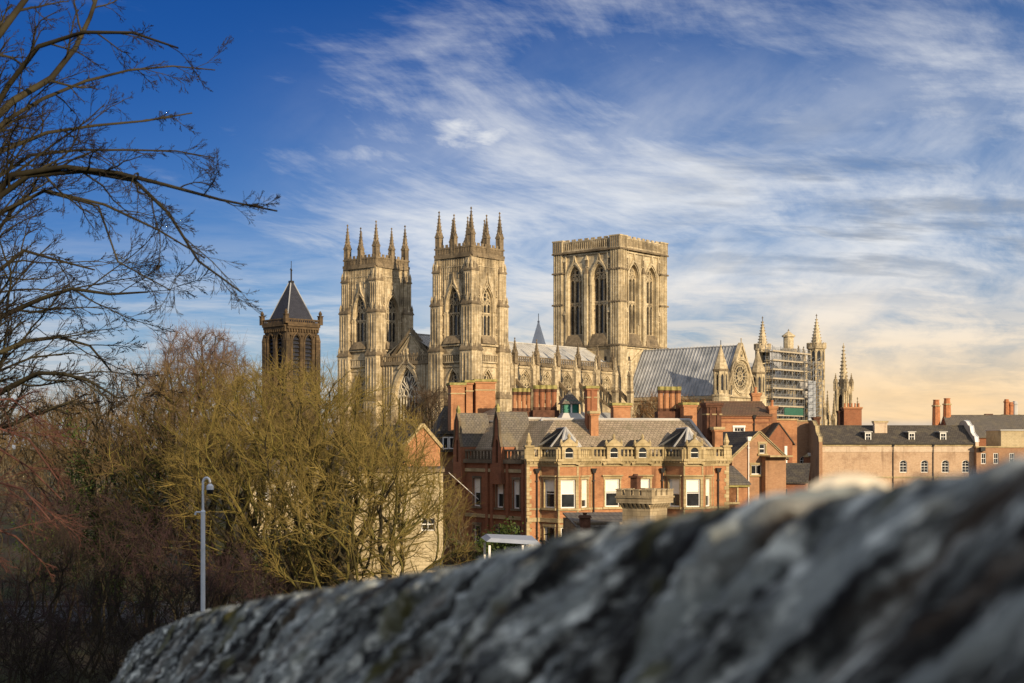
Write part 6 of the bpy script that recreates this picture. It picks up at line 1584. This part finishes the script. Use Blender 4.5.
# --- ivy clad evergreen showing green between the trunks
def evergreen(px, D, hh, w_, lab, seed, nleaf=9000, col='leaf_green', size=.16, name='ivy_tree', low=.12):
    rng = np.random.default_rng(seed); t = thing(name, lab, 'tree', ((px - 512) / F * D, D, 0))
    tr = np.stack([resample([(0, 0, 0), (.1, 0, hh * .5), (-.1, .1, hh * .9)], 8)]); sets = [(tr, np.linspace(.28, .05, 8)[None])]
    np_mesh('trunk', [tubes(sets, 8)], ['bark_dark'], t)
    cl = rng.normal(0, 1, (70, 3)) * np.array([w_ * .36, w_ * .36, hh * .21]) + np.array([0, 0, hh * .6])
    p = cl[rng.integers(0, 70, nleaf)] + rng.normal(0, .42, (nleaf, 3)); p = p[p[:, 2] > hh * low]; n = len(p)
    a = nrm(rng.normal(size=(n, 3))); b = nrm(np.cross(a, rng.normal(size=(n, 3)))); s = size * rng.uniform(.6, 1.3, (n, 1))
    V = np.stack([p - a * s, p + b * s * .6, p + a * s, p - b * s * .6], 1).reshape(-1, 3); Q = np.arange(n * 4).reshape(n, 4)
    np_mesh('crown', [(V, Q)], [col], t, smooth=False)
evergreen(96, 79, 9.6, 4.2, 'green ivy clad tree showing between bare trunks at left', 5, 12000, size=.085)
evergreen(148, 76, 9.0, 3.0, 'smaller green evergreen right of the ivy clad tree', 6, 9000, size=.08)
for px, D, hh, lab, sd_ in ((300, 96, 4.4, 'dark evergreen hedge bush at the foot of the pale stone house', 8), (505, 94, 4.6, 'dark evergreen bush before the shaded brick wing', 9)):
    evergreen(px, D, hh, 4.5, lab, sd_, 7000, 'leaf_green', .12, 'evergreen_bush', .05)

# ------------------------------------------------------------------ the city wall the photographer leans on
def city_wall():
    m, g, b = newmat('gritstone', .92, .15)
    uv = g.n('UVMap'); 
    def mp(rot, sx, sy): return g.n('Mapping', {'Vector': uv, 'Rotation': (0, 0, R(-rot)), 'Scale': (1 / sx, 1 / sy, 1)}, vector_type='TEXTURE')
    st = mp(48, .75, 3.4)
    n1 = g.noise(st, 5.0, 6, .62, .4); n2 = g.noise(mp(46, 1.0, 1.9), 18.0, 5, .65); n3 = g.noise(uv, 11.0, 4, .6); n4 = g.noise(uv, 5.0, 3, .5)
    c = g.mix(g.mr(n1, .40, .60, 0, 1, True), (.016, .015, .014), (.27, .295, .28))
    c = g.mix(g.math('MULTIPLY', g.mr(n2, .50, .64, 0, 1, True), g.mr(n1, .38, .55, .15, .9, True)), c, (.78, .81, .74))
    c = g.mix(g.mr(n3, 0.52, .66, 0, .9, True), c, (.010, .010, .010))
    c = g.mix(g.mr(n4, .56, .66, 0, .75, True), c, (.085, .08, .022))
    n5 = g.noise(st, 3.2, 4, .6); c = g.mix(g.mr(n5, .54, .66, 0, .6, True), c, (.10, .070, .045))
    setc(g, b, c); bump(g, b, n2, .8, .015)
    rng = random.Random(3)
    dirv = np.array((-.373, .928, 0)); inn = np.array((-.928, -.373, 0))
    Ys = np.array([-.8, .2, .9, 1.108, 1.434, 1.7, 2.12, 2.8, 3.75, 4.4, 5.0]); Zs = np.array([.16, .07, -.012, -.040, -.084, -.124, -.196, -.296, -.442, -.565, -.70])
    ns, nq = 460, 110
    s_ = np.concatenate([np.linspace(0, 1, ns) ** 1.35]); Y = -.8 + 5.8 * s_
    # section: camera side foot, sloping coping, ridge, far slope, far foot
    sec = [(-.34, -1.9), (-.335, -.62), (-.33, -.50), (-.025, -.025), (.0, 0), (.07, .006), (.16, -.004), (.40, -.5), (.42, -.9), (.42, -3)]
    q = np.array(sec); dq = np.r_[0, np.cumsum(np.linalg.norm(np.diff(q, axis=0), axis=1))]
    tq = np.concatenate([np.linspace(0, dq[1], 6)[:-1], np.linspace(dq[1], dq[6], nq - 14), np.linspace(dq[6], dq[-1], 10)[1:]]); nq = len(tq)
    qo = np.interp(tq, dq, q[:, 0]); qz = np.interp(tq, dq, q[:, 1])
    V = np.zeros((ns, nq, 3)); UV = np.zeros((ns, nq, 2))
    for i in range(ns):
        X = .324 - .4024 * (Y[i] - .9); zr = EYE + np.interp(Y[i], Ys, Zs); sv = (Y[i] + .8) / .928
        endf = 1 - max(0, (Y[i] - 4.75) / .25) ** 2 * .5
        for j in range(nq):
            v = tq[j]
            a, bb = sv * .67 - v * .74, sv * .74 + v * .67
            d = .020 * mnoise.fractal(Vector((a / .20, bb / .032, 1.3)), .9, 2.0, 4) + .006 * mnoise.fractal(Vector((sv / .02, v / .02, 5.2)), .8, 2.0, 3) + .011 * mnoise.noise(Vector((sv / .30, v / .17, 7.7))) + .006 * mnoise.noise(Vector((sv / .03, v / .03, 3.1)))
            jo = abs(((bb / .58 + .35 * mnoise.noise(Vector((sv, v, 9)))) % 1.0) - .5)
            if jo > .44: d -= .05 * (jo - .44) / .06
            d *= min(1.0, .35 + Y[i] * .4) if Y[i] > 0 else .35
            wgt = -1 if v < dq[4] else 1
            o = qo[j] * endf + d * (wgt if abs(qz[j]) > .02 else 0) * .9; z = qz[j] + (d * .55 if abs(qz[j]) < .6 else 0)
            V[i, j] = (X - inn[0] * o, Y[i] - inn[1] * o, zr + z * (1 if Y[i] < 4.8 else 1)); UV[i, j] = (sv, v)
    ii, jj = np.meshgrid(np.arange(ns - 1), np.arange(nq - 1), indexing='ij'); b0 = (ii * nq + jj)
    Q = np.stack([b0, b0 + nq, b0 + nq + 1, b0 + 1], -1).reshape(-1, 4)
    t = thing('city_wall', 'dark lichened gritstone city wall coping filling the blurred foreground', 'wall', (0, 0, 0))
    o = np_mesh('coping', [(V.reshape(-1, 3), Q)], ['gritstone'], t)
    ul = o.data.uv_layers.new(name='UVMap'); vi = np.zeros(len(o.data.loops), np.int32); o.data.loops.foreach_get('vertex_index', vi); ul.data.foreach_set('uv', UV.reshape(-1, 2)[vi].astype(np.float32).ravel())
    # end face of the coping
    mb = MB(mat='gritstone'); mb.face([tuple(p) for p in V[-1]]); mb.build('coping_end', t)
    # wall body, walkway and its drop beyond the coping
    bd = MB((.686, 0, 0, math.atan2(.928, -.373)), 'turret_stone')
    bd.box(-7, 5.37, -.36, .30, 0, EYE - 1.7); bd.box(-7, -.87, -.3, .25, EYE - 1.7, EYE - .7); bd.box(5.37, 16, -.36, .3, 0, 4.0); bd.build('wall_body', t)
    wk = MB((.686, 0, 0, math.atan2(.928, -.373)), 'turret_stone'); wk.box(-7, 4.6, .301, 2.1, EYE - 1.95, EYE - 1.62); wk.box(-7, 4.6, .301, 1.9, 0, EYE - 1.951); wk.build('wall_walk', t)
    # stone lump on the coping, made pale to brighten its sunlit spot
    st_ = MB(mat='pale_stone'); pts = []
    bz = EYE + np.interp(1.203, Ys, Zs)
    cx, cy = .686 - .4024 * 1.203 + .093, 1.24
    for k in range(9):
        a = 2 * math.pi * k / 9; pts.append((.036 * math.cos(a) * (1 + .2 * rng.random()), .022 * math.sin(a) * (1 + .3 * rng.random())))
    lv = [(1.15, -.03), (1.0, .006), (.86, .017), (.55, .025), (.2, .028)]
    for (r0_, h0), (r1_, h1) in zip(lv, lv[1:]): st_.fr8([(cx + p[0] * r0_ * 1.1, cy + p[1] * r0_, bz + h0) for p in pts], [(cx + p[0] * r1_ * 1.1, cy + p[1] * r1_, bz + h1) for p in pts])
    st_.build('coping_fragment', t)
city_wall()

# ------------------------------------------------------------------ unseen tower added out of frame to the right to shade the thicket
def added_shade_tower():
    t = thing('added_shade_tower', 'tall square stone tower added out of frame to shade the thicket', 'tower', (21.5, -5.5, 0), R(-34))
    m = MB(mat='turret_stone'); H = 24.0; w_, d_ = 6.0, 5.0
    for k, (hw, hd) in enumerate(((w_, d_), (d_, w_), (w_, d_), (d_, w_))):
        a = k * math.pi / 2; c, s = math.cos(a), math.sin(a); m.fr((hd * s, -hd * c, 0, a))
        m.poly(rect(-hw, hw, 0, H), 0, [arch(u, 1.0, z, z + 2.6, 1, 5) for z in (6, 13, 20) for u in (-2.4, 2.4)], .5)
        for z in (4.5, 11.5, 18.5, 22.6): m.box(-hw - .15, hw, -.15, .05, z, z + .3)
        for i in range(int(hw * 2 / 1.9)): u = -hw + .7 + i * 1.9; m.box(u - .55, u + .55, -.1, .5, H, H + 1.2)
    m.fr((0, 0, 0, 0)); m.cbox(0, 0, w_ - .1, d_ - .1, H - .3, H - .1, 'lead'); m.build('tower_wall', t)
    g = MB(mat='leaded_glass')
    g.poly(arch(0, 1.02, 0, 2.62, 1, 5), 0); me = None
    for k, (hw, hd) in enumerate(((w_, d_), (d_, w_), (w_, d_), (d_, w_))):
        a = k * math.pi / 2; c, s = math.cos(a), math.sin(a); r = hd - .45
        for z in (6, 13, 20):
            for u in (-2.4, 2.4):
                loc = (u * c + r * s, u * s - r * c, z)
                if me is None: o = g.build('window', t, loc=loc, rz=a); me = o.data
                else: link('window', me, t, loc, a)
added_shade_tower()
